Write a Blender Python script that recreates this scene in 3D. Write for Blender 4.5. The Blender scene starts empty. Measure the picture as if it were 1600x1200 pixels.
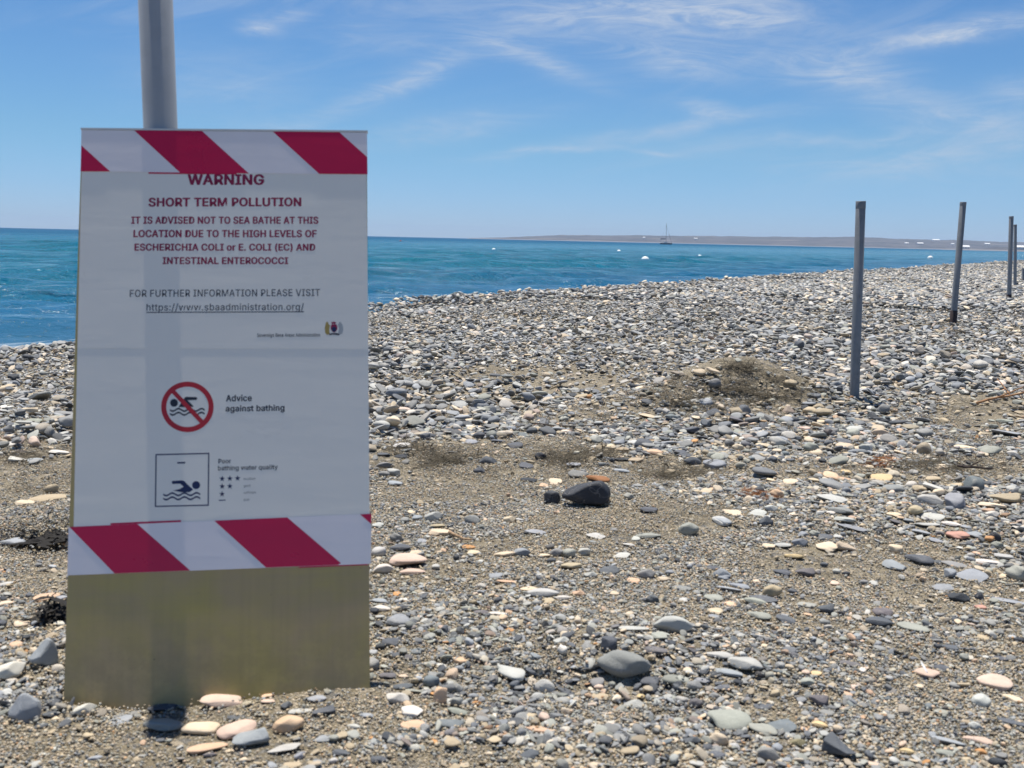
import bpy, bmesh, math, random
import numpy as np
from mathutils import Matrix, Vector, Euler

random.seed(7)
RNG = np.random.default_rng(11)
scene = bpy.context.scene
COL = scene.collection

# ------------------------------------------------------------------ camera
F = 1600.0                      # focal length in pixels of the 1600 px wide photograph
CAM_H = 0.672
def cam_ray(px, py):
    return Vector(((px - 800) / F, -(py - 600) / F, -1.0))
_a, _b = cam_ray(0, 355.5), cam_ray(1600, 392.5)
UPC = _b.cross(_a); UPC.normalize()
if UPC.y < 0: UPC = -UPC
_fw = Vector((0, 0, -1)); _fw = (_fw - UPC * _fw.dot(UPC)).normalized()
_rt = _fw.cross(UPC)
W2C = Matrix((_rt, _fw, UPC))             # rows: world axes seen from the camera -> world = W2C @ cam
CAM_LOC = Vector((0, 0, CAM_H))
cam_data = bpy.data.cameras.new('camera')
cam_data.sensor_width = 36.0
cam_data.lens = 36.0
cam_data.clip_start = 0.05
cam_data.clip_end = 60000
cam_data.dof.use_dof = True
cam_data.dof.focus_distance = 9.0
cam_data.dof.aperture_fstop = 12.0
cam = bpy.data.objects.new('camera', cam_data)
COL.objects.link(cam)
cam.matrix_world = Matrix.Translation(CAM_LOC) @ W2C.to_4x4()
scene.camera = cam

# ------------------------------------------------------------------ sun and sky
SUN_EL = math.radians(75.05)
SUN_AZ = math.radians(-18.0)               # clockwise from +Y (the way the camera looks)
sd = Vector((math.sin(SUN_AZ) * math.cos(SUN_EL), math.cos(SUN_AZ) * math.cos(SUN_EL), math.sin(SUN_EL)))
sl = bpy.data.lights.new('sun', 'SUN'); sl.energy = 4.8; sl.angle = math.radians(0.53); sl.color = (1.0, 0.945, 0.86)
so = bpy.data.objects.new('sun', sl); COL.objects.link(so)
so.rotation_euler = sd.to_track_quat('Z', 'Y').to_euler()
so.location = (0, 0, 40)

scene.view_settings.view_transform = 'Standard'
scene.view_settings.look = 'None'
scene.view_settings.exposure = 0.55
scene.view_settings.gamma = 1.0
scene.view_settings.use_curve_mapping = False
scene.cycles.volume_bounces = 0
scene.cycles.max_bounces = 6
scene.cycles.use_denoising = True

class NT:
    """small helper round a node tree"""
    def __init__(s, tree):
        s.t = tree; s.n = tree.nodes; s.l = tree.links
    def new(s, kind, **kw):
        nd = s.n.new(kind)
        for k, v in kw.items():
            if k.startswith('i_'):
                key = k[2:]
                key = int(key) if key.isdigit() else key.replace('_', ' ')
                nd.inputs[key].default_value = v
            else:
                setattr(nd, k, v)
        return nd
    def link(s, a, b): s.l.new(a, b)
    def val(s, x, sock):
        if isinstance(x, (int, float)): sock.default_value = x
        else: s.l.new(x, sock)
    def m(s, op, a, b=0.0, c=None, clamp=False):
        nd = s.n.new('ShaderNodeMath'); nd.operation = op; nd.use_clamp = clamp
        s.val(a, nd.inputs[0]); s.val(b, nd.inputs[1])
        if c is not None: s.val(c, nd.inputs[2])
        return nd.outputs[0]
    def ss(s, x, lo, hi, a=0.0, b=1.0):
        nd = s.n.new('ShaderNodeMapRange'); nd.interpolation_type = 'SMOOTHSTEP'
        s.val(x, nd.inputs[0]); nd.inputs[1].default_value = lo; nd.inputs[2].default_value = hi
        nd.inputs[3].default_value = a; nd.inputs[4].default_value = b
        return nd.outputs[0]
    def mix(s, f, a, b, mode='MIX'):
        nd = s.n.new('ShaderNodeMix'); nd.data_type = 'RGBA'; nd.blend_type = mode
        s.val(f, nd.inputs[0])
        for x, sock in ((a, nd.inputs[6]), (b, nd.inputs[7])):
            if isinstance(x, tuple): sock.default_value = (x[0], x[1], x[2], 1)
            else: s.l.new(x, sock)
        return nd.outputs[2]
    def noise(s, vec, scale, detail=4, rough=0.55, dist=0.0, out=0):
        nd = s.n.new('ShaderNodeTexNoise'); nd.inputs['Scale'].default_value = scale
        nd.inputs['Detail'].default_value = detail; nd.inputs['Roughness'].default_value = rough
        nd.inputs['Distortion'].default_value = dist
        if vec is not None: s.l.new(vec, nd.inputs['Vector'])
        return nd.outputs[out]
    def xyz(s, v):
        nd = s.n.new('ShaderNodeSeparateXYZ'); s.l.new(v, nd.inputs[0]); return nd.outputs
    def comb(s, x, y, z=0.0):
        nd = s.n.new('ShaderNodeCombineXYZ'); s.val(x, nd.inputs[0]); s.val(y, nd.inputs[1]); s.val(z, nd.inputs[2])
        return nd.outputs[0]

world = bpy.data.worlds.new('World'); scene.world = world; world.use_nodes = True
w = NT(world.node_tree); w.n.clear()
sky = w.new('ShaderNodeTexSky', sky_type='NISHITA', sun_disc=False)
sky.sun_elevation = SUN_EL; sky.sun_rotation = SUN_AZ
sky.altitude = 0; sky.air_density = 1.0; sky.dust_density = 0.0; sky.ozone_density = 4.0
tc = w.new('ShaderNodeTexCoord')
gx, gy, gz = w.xyz(tc.outputs['Generated'])
az = w.m('DIVIDE', gx, w.m('MAXIMUM', gy, 0.05))
hyp = w.m('SQRT', w.m('ADD', w.m('MULTIPLY', gx, gx), w.m('MULTIPLY', gy, gy)))
el = w.m('DIVIDE', gz, w.m('MAXIMUM', hyp, 0.02))
# thin cirrus: a flat layer high above, stretched along the wind
zc = w.m('MAXIMUM', gz, 0.03)
pu = w.m('DIVIDE', gx, zc); pv = w.m('DIVIDE', gy, zc)
ca, sa = math.cos(math.radians(24)), math.sin(math.radians(24))
ru = w.m('ADD', w.m('MULTIPLY', az, ca), w.m('MULTIPLY', el, sa * 1.0))
rv = w.m('SUBTRACT', w.m('MULTIPLY', el, ca), w.m('MULTIPLY', az, sa * 0.55))
v1 = w.comb(w.m('MULTIPLY', ru, 2.3), w.m('MULTIPLY', rv, 13.0), 0.3)
fib = w.noise(v1, 1.5, 9, 0.62, 1.1)
v2 = w.comb(w.m('MULTIPLY', az, 2.0), w.m('MULTIPLY', el, 6.0), 4.1)
big = w.noise(v2, 1.25, 4, 0.5, 0.4)
v3 = w.comb(w.m('MULTIPLY', az, 6.0), w.m('MULTIPLY', el, 34.0), 7.7)
fine = w.noise(v3, 1.6, 8, 0.68, 1.8)
cover = w.m('MULTIPLY', w.ss(fib, 0.44, 0.80), w.ss(big, 0.36, 0.72))
def px2azel(px, py):
    d = W2C @ cam_ray(px, py); d.normalize()
    return d.x / d.y, d.z / math.hypot(d.x, d.y)
# the clouds one can point at in the picture: soft elongated shapes, each broken up by the fibre noise
CLOUDS = [  # centre, end of half length (px), half thickness px, strength
    (1480, 52, 150, -28, 16, .80), (1310, 112, 110, 22, 24, .62), (1060, 92, 100, 10, 30, .50), (950, 22, 220, -12, 34, .62),
    (840, 92, 95, 34, 15, .50), (620, 130, 120, -55, 16, .50), (1180, 25, 120, 8, 28, .50), (405, 40, 30, 4, 14, .60), (455, 22, 28, -8, 8, .35),
    (700, 200, 130, -18, 20, .34), (860, 240, 100, -4, 5, .48), (1060, 205, 200, -34, 10, .38), (1110, 178, 45, 8, 10, .62),
    (1480, 180, 130, 26, 22, .42), (1330, 215, 150, -10, 12, .36), (1590, 140, 50, -10, 18, .40), (1030, 243, 40, 5, 4, .35),
    (340, 130, 130, 10, 50, .22), (1380, 262, 220, 10, 22, .22), (1500, 240, 120, -14, 12, .30), (600, 60, 110, 20, 20, .22),
]
tot = None
wob = w.m('MULTIPLY', w.m('SUBTRACT', w.noise(w.comb(w.m('MULTIPLY', az, 5.0), w.m('MULTIPLY', el, 9.0), 2.0), 1.3, 5, 0.6), 0.5), 0.035)
elw = w.m('ADD', el, wob)
for (cx, cy, hx, hy, th, st) in CLOUDS:
    a0, e0 = px2azel(cx, cy); a1, e1 = px2azel(cx + hx, cy + hy)
    L = math.hypot(a1 - a0, e1 - e0); dx, dy = (a1 - a0) / L, (e1 - e0) / L
    T = th / F
    da = w.m('SUBTRACT', az, a0); de = w.m('SUBTRACT', elw, e0)
    p = w.m('ADD', w.m('MULTIPLY', da, dx / L), w.m('MULTIPLY', de, dy / L))
    q = w.m('ADD', w.m('MULTIPLY', da, -dy / T), w.m('MULTIPLY', de, dx / T))
    r2 = w.m('ADD', w.m('MULTIPLY', p, p), w.m('MULTIPLY', q, q))
    g = w.m('MULTIPLY', w.m('EXPONENT', w.m('MULTIPLY', r2, -1.0)), st)
    tot = g if tot is None else w.m('ADD', tot, g)
tot = w.m('MULTIPLY', tot, w.m('ADD', w.m('MULTIPLY', w.ss(fine, 0.30, 0.75), 1.0), 0.28))
front = w.ss(gy, 0.2, 0.6)
tot = w.m('MULTIPLY', tot, front)
cl = w.m('ADD', w.m('MULTIPLY', cover, 0.42), w.m('MULTIPLY', tot, 1.05))
cl = w.m('MULTIPLY', cl, w.ss(el, 0.0, 0.07), clamp=True)
# deeper blue overhead, paler towards the sea
hsv = w.new('ShaderNodeHueSaturation'); hsv.inputs['Saturation'].default_value = 1.0; hsv.inputs['Value'].default_value = 1.0
w.link(sky.outputs[0], hsv.inputs['Color'])
tint = w.mix(w.ss(el, 0.0, 0.10), (0.335, 0.495, 0.85), (0.345, 0.525, 0.69))
skyb = w.mix(1.0, hsv.outputs[0], tint, 'MULTIPLY')
skyc = w.mix(cl, skyb, (3.8, 4.3, 5.1))
bg = w.new('ShaderNodeBackground'); bg.inputs[1].default_value = 0.10
w.link(skyc, bg.inputs[0])
wo = w.new('ShaderNodeOutputWorld'); w.link(bg.outputs[0], wo.inputs[0])

# ------------------------------------------------------------------ helpers
def tag(o, label=None, cat=None, group=None, kind=None):
    if label: o['label'] = label
    if cat: o['category'] = cat
    if group: o['group'] = group
    if kind: o['kind'] = kind
    return o
def link(name, mesh, mat=None, parent=None, smooth=False):
    o = bpy.data.objects.new(name, mesh); COL.objects.link(o)
    if mat is not None and not mesh.materials: mesh.materials.append(mat)
    if parent is not None: o.parent = parent
    if smooth: mesh.shade_smooth()
    return o
def empty(name, loc=(0, 0, 0), mat=None):
    o = bpy.data.objects.new(name, None); COL.objects.link(o); o.empty_display_size = 0.1
    if mat is not None: o.matrix_world = mat
    else: o.location = loc
    return o
def bm_mesh(bm, name):
    me = bpy.data.meshes.new(name); bm.normal_update(); bm.to_mesh(me); bm.free(); return me
def bm_box(bm, c, s, mat=None):
    r = bmesh.ops.create_cube(bm, size=1.0)
    M = Matrix.Translation(c) @ Matrix.Diagonal((s[0], s[1], s[2], 1))
    if mat is not None: M = mat @ M
    bmesh.ops.transform(bm, matrix=M, verts=r['verts']); return r['verts']
def np_mesh(name, verts, faces):
    me = bpy.data.meshes.new(name)
    me.from_pydata(verts.tolist() if hasattr(verts, 'tolist') else verts, [], faces.tolist() if hasattr(faces, 'tolist') else faces)
    me.update(); return me
def grid_mesh(name, X, Y, Z, wrap=False):
    n, m = X.shape
    V = np.stack([X, Y, Z], -1).reshape(-1, 3).astype(np.float32)
    idx = np.arange(n * m).reshape(n, m)
    if wrap: idx = np.concatenate([idx, idx[:, :1]], 1)
    a = idx[:-1, :-1]; b = idx[:-1, 1:]; c = idx[1:, 1:]; d = idx[1:, :-1]
    Q = np.stack([a, d, c, b], -1).reshape(-1, 4).astype(np.int32)
    me = bpy.data.meshes.new(name)
    me.vertices.add(len(V)); me.vertices.foreach_set('co', V.ravel())
    me.loops.add(Q.size); me.loops.foreach_set('vertex_index', Q.ravel())
    me.polygons.add(len(Q)); me.polygons.foreach_set('loop_start', np.arange(0, Q.size, 4, dtype=np.int32))
    me.update(calc_edges=True); me.validate(); return me
def _hash(ix, iy, seed):
    h = (ix.astype(np.int64) * 374761393 + iy.astype(np.int64) * 668265263 + seed * 974634777) & 0xffffffff
    h = ((h ^ (h >> 13)) * 1274126177) & 0xffffffff
    return ((h ^ (h >> 16)) & 0xffffff) / float(0xffffff)
def vnoise(x, y, seed=0):
    x = np.asarray(x, float); y = np.asarray(y, float)
    ix = np.floor(x); iy = np.floor(y); fx = x - ix; fy = y - iy
    fx = fx * fx * (3 - 2 * fx); fy = fy * fy * (3 - 2 * fy)
    a = _hash(ix, iy, seed); b = _hash(ix + 1, iy, seed); c = _hash(ix, iy + 1, seed); d = _hash(ix + 1, iy + 1, seed)
    return (a * (1 - fx) + b * fx) * (1 - fy) + (c * (1 - fx) + d * fx) * fy
def fbm(x, y, seed=0, octv=4, gain=0.5):
    s = 0; a = 1; t = 0
    for k in range(octv):
        s = s + a * vnoise(x * 2 ** k, y * 2 ** k, seed + k * 17); t += a; a *= gain
    return s / t - 0.5
def sstep(x, lo, hi):
    t = np.clip((x - lo) / (hi - lo), 0, 1); return t * t * (3 - 2 * t)

# ------------------------------------------------------------------ the lie of the land
SEA_Z = -0.30
P0 = np.array([2.87, 15.3]); SHN = np.array([-0.855, 0.518])     # crest of the shingle bank, pointing out to sea
def shore_s(x, y): return (x - P0[0]) * SHN[0] + (y - P0[1]) * SHN[1]
C2W = np.array([[W2C[i][j] for j in range(3)] for i in range(3)])
def project(x, y, z):
    d = np.stack([np.asarray(x, float), np.asarray(y, float), np.asarray(z, float) - CAM_H], -1) @ C2W
    dep = np.maximum(-d[..., 2], 1e-3)
    return 800 + F * d[..., 0] / dep, 600 - F * d[..., 1] / dep
def flat_hit(px, py, z=0.0):
    d = W2C @ cam_ray(px, py); t = (z - CAM_H) / d.z
    return d.x * t, d.y * t
_bumps = []
def add_bump(px, py, rx, ry, h):
    x, y = flat_hit(px, py); _bumps.append((x, y, rx, ry, h))
add_bump(1150, 620, 0.28, 0.30, 0.155)
add_bump(1075, 628, 0.20, 0.25, 0.06)      # heap of sand and seaweed near the first bare post
add_bump(1060, 640, 0.30, 0.35, 0.04)
add_bump(1215, 618, 0.3, 0.25, 0.05)
add_bump(1490, 512, 0.8, 0.5, 0.03)
add_bump(86, 836, 0.13, 0.10, -0.075)        # hollow left of the sign
add_bump(30, 1075, 0.12, 0.14, 0.02)
add_bump(130, 1095, 0.20, 0.10, -0.020)
add_bump(350, 1085, 0.22, 0.10, -0.005)
add_bump(560, 1075, 0.14, 0.10, 0.004)
add_bump(960, 1085, 0.20, 0.10, -0.022)
add_bump(930, 1010, 0.3, 0.1, 0.012)
add_bump(1300, 800, 0.7, 0.3, 0.02)
add_bump(700, 745, 0.6, 0.3, -0.015)
add_bump(1330, 630, 0.25, 0.2, 0.012)
def zg(x, y):
    x = np.asarray(x, float); y = np.asarray(y, float)
    s = shore_s(x, y); r = np.hypot(x, y)
    z = (-0.015 - 0.075 * (1 - sstep(r, 6.0, 10.5))) * np.exp(-((s + 0.4) / 1.5) ** 2) * sstep(r, 3, 5)
    d = np.maximum(s - 0.0, 0)
    z = z - 0.135 * (1 + 0.9 * (1 - sstep(r, 6.5, 13))) * (np.sqrt(d * d + 0.16) - 0.4)
    z = np.maximum(z, -3.0)
    fade = 1 - sstep(s, 2, 6)
    und = 0.075 * fbm(x * 0.45, y * 0.45, 3, 3) + 0.035 * fbm(x * 2.1, y * 2.1, 9, 3)
    und = und + 0.024 * fbm(x * 9, y * 9, 21, 3) * (1 - sstep(r, 9, 16))
    und = und + 0.016 * fbm(x * 24, y * 24, 41, 3) * (1 - sstep(r, 6, 9))
    z = z + und * fade * sstep(r, 0.5, 1.8) * (0.35 + 0.65 * sstep(r, 2, 5))
    for (bx, by, rx, ry, h) in _bumps:
        q = ((x - bx) / rx) ** 2 + ((y - by) / ry) ** 2
        z = z + h * np.exp(-q)
    return z
def ground_hit(px, py):
    d = W2C @ cam_ray(px, py); z = 0.0
    for _ in range(14):
        t = (z - CAM_H) / d.z
        z = 0.5 * z + 0.5 * float(zg(d.x * t, d.y * t))
    t = (z - CAM_H) / d.z
    return Vector((d.x * t, d.y * t, float(zg(d.x * t, d.y * t)))), t    # t = depth along the lens axis
# sandy patches and stony patches: ellipses measured on the photograph, laid down on the ground plane
SAND = [(1140,600,125,38,.99),(905,640,190,22,.45),(760,712,210,38,.95),(1000,745,170,30,.9),(1300,748,200,20,.85),(1490,742,140,20,.9),
 (1560,650,90,22,.7),(700,768,130,22,.8),(985,822,170,28,.85),(850,858,120,22,.6),(1350,880,190,34,.85),(1510,930,150,30,.75),(1180,985,130,16,.65),
 (1350,950,120,20,.45),(1570,1030,60,50,.5),(60,735,110,46,.95),(60,880,90,45,.6),(230,1165,330,56,.97),(440,1105,260,46,.9),(700,1190,200,34,.8),
 (960,1200,230,20,.5),(1210,1120,45,40,.6),(700,905,110,26,.45),(80,1000,80,60,.4),(1470,1075,90,30,.45),(560,1060,90,30,.6),(1480,508,60,7,.6),(1560,520,70,8,.5)]
STONY = [(1250,672,170,34,.8),(1400,800,230,46,.95),(1480,770,150,30,.6),(1080,690,90,20,.6),(620,850,70,60,.5),(1150,720,90,20,.5),(650,680,90,22,.5),(760,668,80,16,.4),(40,1010,60,30,.3)]
def ell(L, px, py):
    s = np.zeros_like(px)
    for (cx, cy, rx, ry, st) in L:
        q = ((px - cx) / rx) ** 2 + ((py - cy) / ry) ** 2
        s = np.maximum(s, st * (1 - sstep(q, 0.45, 1.5)))
    return s
_bx = [-400, 125, 580, 700, 850, 1000, 1180, 1300, 1600, 2200]; _by = [700, 694, 692, 652, 622, 596, 574, 604, 596, 590]
def zones(x, y):
    px, py = project(x, y, 0 * np.asarray(x, float))
    wob = 60 * fbm(x * 1.7, y * 1.7, 51, 4)
    yb = np.interp(px, _bx, _by)
    bank = 1 - sstep(py + wob * 0.9, yb - 22, yb + 26)
    jx = 70 * fbm(x * 3, y * 3, 61, 3); jy = 45 * fbm(x * 3, y * 3, 71, 3)
    sand = np.clip(ell(SAND, px + jx, py + jy), 0, 1)
    sand = np.where(bank > 0.5, np.where(py < 560, sand * 0.8, sand * 0.75), sand)
    pat = sstep(fbm(x * 0.55 + y * 0.2, y * 0.42 - x * 0.3, 401, 4), 0.03, 0.16) * sstep(py, 425, 560) * 0.8 * sstep(px, 250, 500)
    sand = np.maximum(sand, pat * np.where(py < 720, 1.0, 0.5))
    stony = np.clip(ell(STONY, px + jx, py + jy), 0, 1)
    return bank, sand, stony

# ------------------------------------------------------------------ materials
def new_mat(name):
    m = bpy.data.materials.new(name); m.use_nodes = True
    t = NT(m.node_tree); t.n.clear()
    out = t.new('ShaderNodeOutputMaterial'); b = t.new('ShaderNodeBsdfPrincipled')
    t.link(b.outputs[0], out.inputs[0])
    return m, t, b
def simple_mat(name, col, rough=0.6, metal=0.0, var=0.12, scale=20, bump=0.0, spec=0.5):
    m, t, b = new_mat(name)
    tcn = t.new('ShaderNodeTexCoord')
    n = t.noise(tcn.outputs['Object'], scale, 5, 0.6)
    k = t.m('ADD', t.m('MULTIPLY', t.m('SUBTRACT', n, 0.5), 2 * var), 1.0)
    c = t.new('ShaderNodeVectorMath', operation='SCALE'); c.inputs[0].default_value = col; t.link(k, c.inputs['Scale'])
    t.link(c.outputs[0], b.inputs['Base Color'])
    b.inputs['Roughness'].default_value = rough; b.inputs['Metallic'].default_value = metal
    b.inputs['Specular IOR Level'].default_value = spec
    if bump:
        bp = t.new('ShaderNodeBump'); bp.inputs['Strength'].default_value = bump; bp.inputs['Distance'].default_value = 0.002
        t.link(n, bp.inputs['Height']); t.link(bp.outputs[0], b.inputs['Normal'])
    return m
def stone_mat(name, mode):
    m, t, b = new_mat(name)
    if mode == 'object':
        oi = t.new('ShaderNodeObjectInfo'); col = oi.outputs['Color']; rnd = oi.outputs['Random']
    else:
        at = t.new('ShaderNodeAttribute', attribute_name='col'); at.attribute_type = mode
        col = at.outputs['Color']; rnd = t.new('ShaderNodeObjectInfo').outputs['Random']
    tcn = t.new('ShaderNodeTexCoord')
    ofs = t.new('ShaderNodeVectorMath', operation='ADD'); t.link(tcn.outputs['Object'], ofs.inputs[0])
    t.link(t.comb(t.m('MULTIPLY', rnd, 37.0), t.m('MULTIPLY', rnd, 91.0), t.m('MULTIPLY', rnd, 53.0)), ofs.inputs[1])
    v = ofs.outputs[0]
    if mode == 'GEOMETRY':
        n1 = t.noise(v, 60, 4, 0.6); n2 = t.noise(v, 220, 2, 0.6)
        k = t.m('ADD', t.m('MULTIPLY', n1, 0.5), 0.75)
        c = t.new('ShaderNodeVectorMath', operation='SCALE'); t.link(col, c.inputs[0]); t.link(k, c.inputs['Scale'])
        t.link(c.outputs[0], b.inputs['Base Color']); b.inputs['Roughness'].default_value = 0.72
        return m
    n1 = t.noise(v, 1.3, 5, 0.62, 0.4)            # cloudy variation (stones are built 2 units across)
    n2 = t.noise(v, 11, 4, 0.7)                   # speckle
    k = t.m('ADD', t.m('ADD', t.m('MULTIPLY', n1, 0.62), t.m('MULTIPLY', n2, 0.42)), 0.48)
    c = t.new('ShaderNodeVectorMath', operation='SCALE'); t.link(col, c.inputs[0]); t.link(k, c.inputs['Scale'])
    # pale mineral veins on some of them
    sx, sy, sz = t.xyz(v)
    wv = t.m('ABSOLUTE', t.m('SUBTRACT', t.noise(v, 0.8, 3, 0.5, 0.8), 0.5))
    vein = t.m('MULTIPLY', t.ss(wv, 0.0, 0.012, 1.0, 0.0), t.ss(rnd, 0.62, 0.70))
    c2 = t.mix(t.m('MULTIPLY', vein, 0.22), c.outputs[0], (0.55, 0.53, 0.50))
    # a little dry sand dust
    dust = t.ss(n1, 0.56, 0.80, 0.0, 0.35)
    c3 = t.mix(dust, c2, (0.36, 0.32, 0.26))
    t.link(c3, b.inputs['Base Color'])
    b.inputs['Roughness'].default_value = 0.68; b.inputs['Specular IOR Level'].default_value = 0.35
    bp = t.new('ShaderNodeBump'); bp.inputs['Strength'].default_value = 0.25; bp.inputs['Distance'].default_value = 0.06
    t.link(t.m('ADD', n2, t.m('MULTIPLY', n1, 0.8)), bp.inputs['Height']); t.link(bp.outputs[0], b.inputs['Normal'])
    return m
M_STONE = stone_mat('stone', 'object')
M_PEB = stone_mat('pebble_mix', 'INSTANCER')
M_CLU = stone_mat('gravel_mix', 'GEOMETRY')

def ground_mat():
    m, t, b = new_mat('beach_sand')
    tcn = t.new('ShaderNodeTexCoord'); v = tcn.outputs['Object']
    big = t.noise(v, 1.6, 5, 0.6)
    mid = t.noise(v, 14, 5, 0.65)
    fin = t.noise(v, 160, 4, 0.75)
    vo = t.new('ShaderNodeTexVoronoi', feature='F1'); vo.inputs['Scale'].default_value = 330; t.link(v, vo.inputs['Vector'])
    vx, vy, vz = t.xyz(vo.outputs['Color'])
    vb = t.new('ShaderNodeTexVoronoi', feature='F1'); vb.inputs['Scale'].default_value = 70; t.link(v, vb.inputs['Vector'])
    bx, by, bz = t.xyz(vb.outputs['Color'])
    c = t.mix(t.ss(big, 0.35, 0.65), (0.27, 0.225, 0.15), (0.36, 0.305, 0.21))
    c = t.mix(t.ss(mid, 0.42, 0.66, 0, 0.6), c, (0.17, 0.145, 0.100))
    c = t.mix(t.ss(vx, 0.72, 0.80, 0, 0.6), c, (0.10, 0.105, 0.11))
    c = t.mix(t.ss(vy, 0.84, 0.90, 0, 0.7), c, (0.60, 0.54, 0.43))
    c = t.mix(t.ss(bx, 0.86, 0.90, 0, 0.55), c, (0.17, 0.175, 0.18))
    c = t.mix(t.ss(by, 0.90, 0.94, 0, 0.6), c, (0.55, 0.47, 0.36))
    # wet dark stones where the sea reaches
    px_, py_, pz_ = t.xyz(v)
    c = t.mix(t.ss(pz_, -0.36, -0.20, 0.75, 0.0), c, (0.05, 0.05, 0.05))
    t.link(c, b.inputs['Base Color']); b.inputs['Roughness'].default_value = 0.9; b.inputs['Specular IOR Level'].default_value = 0.2
    bp = t.new('ShaderNodeBump'); bp.inputs['Strength'].default_value = 0.9; bp.inputs['Distance'].default_value = 0.006
    h = t.m('ADD', t.m('ADD', fin, t.m('MULTIPLY', mid, 1.6)), t.m('MULTIPLY', vo.outputs['Distance'], -1.2))
    t.link(h, bp.inputs['Height']); t.link(bp.outputs[0], b.inputs['Normal'])
    return m

# ------------------------------------------------------------------ ground and sea
def ring_grid(r0, r1, nr, half_deg, nf, nc):
    r = r0 * (r1 / r0) ** (np.arange(nr) / (nr - 1))
    h = math.radians(half_deg)
    t1 = np.linspace(-h, h, nf); t2 = np.linspace(h, 2 * math.pi - h, nc + 2)[1:-1]
    th = np.concatenate([t1, t2])
    R, T = np.meshgrid(r, th, indexing='ij')
    return R, T
RA, TA = ring_grid(0.55, 14, 680, 44, 520, 60); RB, TB = ring_grid(14.2, 13500, 90, 44, 520, 60)
R = np.concatenate([RA, RB]); T = np.concatenate([TA, TB])
X = R * np.sin(T); Y = R * np.cos(T); Z = zg(X, Y)
Z[0] = -0.0
me = grid_mesh('beach', X, Y, Z, wrap=True)
beach = link('beach', me, ground_mat(), smooth=True); tag(beach, kind='structure', label='sandy shingle beach running from the sign to the sea')
# close the little hole under the camera
cap = np_mesh('beach_under_camera', np.array([[0.9 * math.cos(a), 0.9 * math.sin(a), -0.03] for a in np.linspace(0, 2 * math.pi, 25)[:-1]]), [list(range(24))])
o = link('sand', cap, beach.data.materials[0]); tag(o, kind='structure', label='sand under the photographer')

def sea_mat():
    m, t, b = new_mat('sea_water')
    tcn = t.new('ShaderNodeTexCoord'); v = tcn.outputs['Object']
    x, y, z = t.xyz(v)
    s = t.m('ADD', t.m('MULTIPLY', t.m('SUBTRACT', x, float(P0[0])), float(SHN[0])), t.m('MULTIPLY', t.m('SUBTRACT', y, float(P0[1])), float(SHN[1])))
    n_b = t.noise(v, 0.02, 4, 0.6)
    s2 = t.m('MULTIPLY', s, t.m('ADD', n_b, 0.5))
    cr = t.new('ShaderNodeValToRGB'); e = cr.color_ramp.elements
    lg = t.m('DIVIDE', t.m('LOGARITHM', t.m('MAXIMUM', s2, 1.0), 10.0), 4.0)
    t.link(lg, cr.inputs[0])
    stops = [(0.0, (0.06, 0.11, 0.145)), (0.18, (0.010, 0.095, 0.185)), (0.30, (0.002, 0.114, 0.183)), (0.46, (0.001, 0.114, 0.183)), (0.60, (0.001, 0.075, 0.155)), (1.0, (0.001, 0.043, 0.12))]
    e[0].position, e[0].color = stops[0][0], (*stops[0][1], 1); e[1].position, e[1].color = stops[-1][0], (*stops[-1][1], 1)
    for p, c in stops[1:-1]:
        q = e.new(p); q.color = (*c, 1)
    # patches of sea grass and sand under the water
    pv = t.comb(t.m('MULTIPLY', x, 0.05), t.m('MULTIPLY', y, 0.14), 0.0)
    patch = t.noise(pv, 1.0, 4, 0.6)
    c = t.mix(t.ss(patch, 0.45, 0.70, 0, 0.45), cr.outputs[0], (0.002, 0.04, 0.085))
    # foam: broken lines close to the stones
    ang = math.atan2(0.855, 0.518)
    along = t.m('ADD', t.m('MULTIPLY', x, 0.518), t.m('MULTIPLY', y, 0.855))
    fv = t.comb(t.m('MULTIPLY', along, 0.55), t.m('MULTIPLY', s, 4.2), 0.0)
    fo = t.noise(fv, 1.0, 6, 0.7, 0.6)
    fm = t.m('MULTIPLY', t.ss(fo, 0.60, 0.66), t.ss(s, 2.0, 6.2, 0.85, 0.0))
    edge = t.m('MULTIPLY', t.ss(fo, 0.44, 0.52), t.ss(s, 1.6, 3.1, 0.4, 0.0))
    fm = t.m('MAXIMUM', fm, edge)
    c = t.mix(fm, c, (0.75, 0.78, 0.80))
    t.link(c, b.inputs['Base Color'])
    b.inputs['IOR'].default_value = 1.33
    far = t.ss(s, 10.0, 260.0, 0.12, 0.42)
    t.link(t.m('ADD', t.m('MULTIPLY', fm, 0.4), far), b.inputs['Roughness']); b.inputs['Specular IOR Level'].default_value = 0.20
    # ripples: steeper small waves riding on the built ones
    calm = t.ss(s, 2.5, 9.0, 0.35, 1.0)
    v1 = t.comb(t.m('MULTIPLY', x, 2.2), t.m('MULTIPLY', y, 3.0), 0.0)
    v2 = t.comb(t.m('MULTIPLY', x, 1.0), t.m('MULTIPLY', y, 1.8), 3.0)
    h1 = t.noise(v1, 1.9, 4, 0.62, 0.5); h2 = t.noise(v2, 1.0, 4, 0.6, 0.4)
    h = t.m('ADD', t.m('MULTIPLY', h1, 0.12), t.m('MULTIPLY', h2, 0.40))
    h = t.m('MULTIPLY', h, calm)
    bp = t.new('ShaderNodeBump'); bp.inputs['Strength'].default_value = 1.0; bp.inputs['Distance'].default_value = 1.0
    t.link(h, bp.inputs['Height']); t.link(bp.outputs[0], b.inputs['Normal'])
    return m
R, T = ring_grid(3.0, 13500, 820, 46, 560, 40)
X = R * np.sin(T); Y = R * np.cos(T); Z = np.zeros_like(X)
S = shore_s(X, Y); cell = R * 0.0105
wr = np.random.default_rng(5)
base = math.radians(-14)
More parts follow.
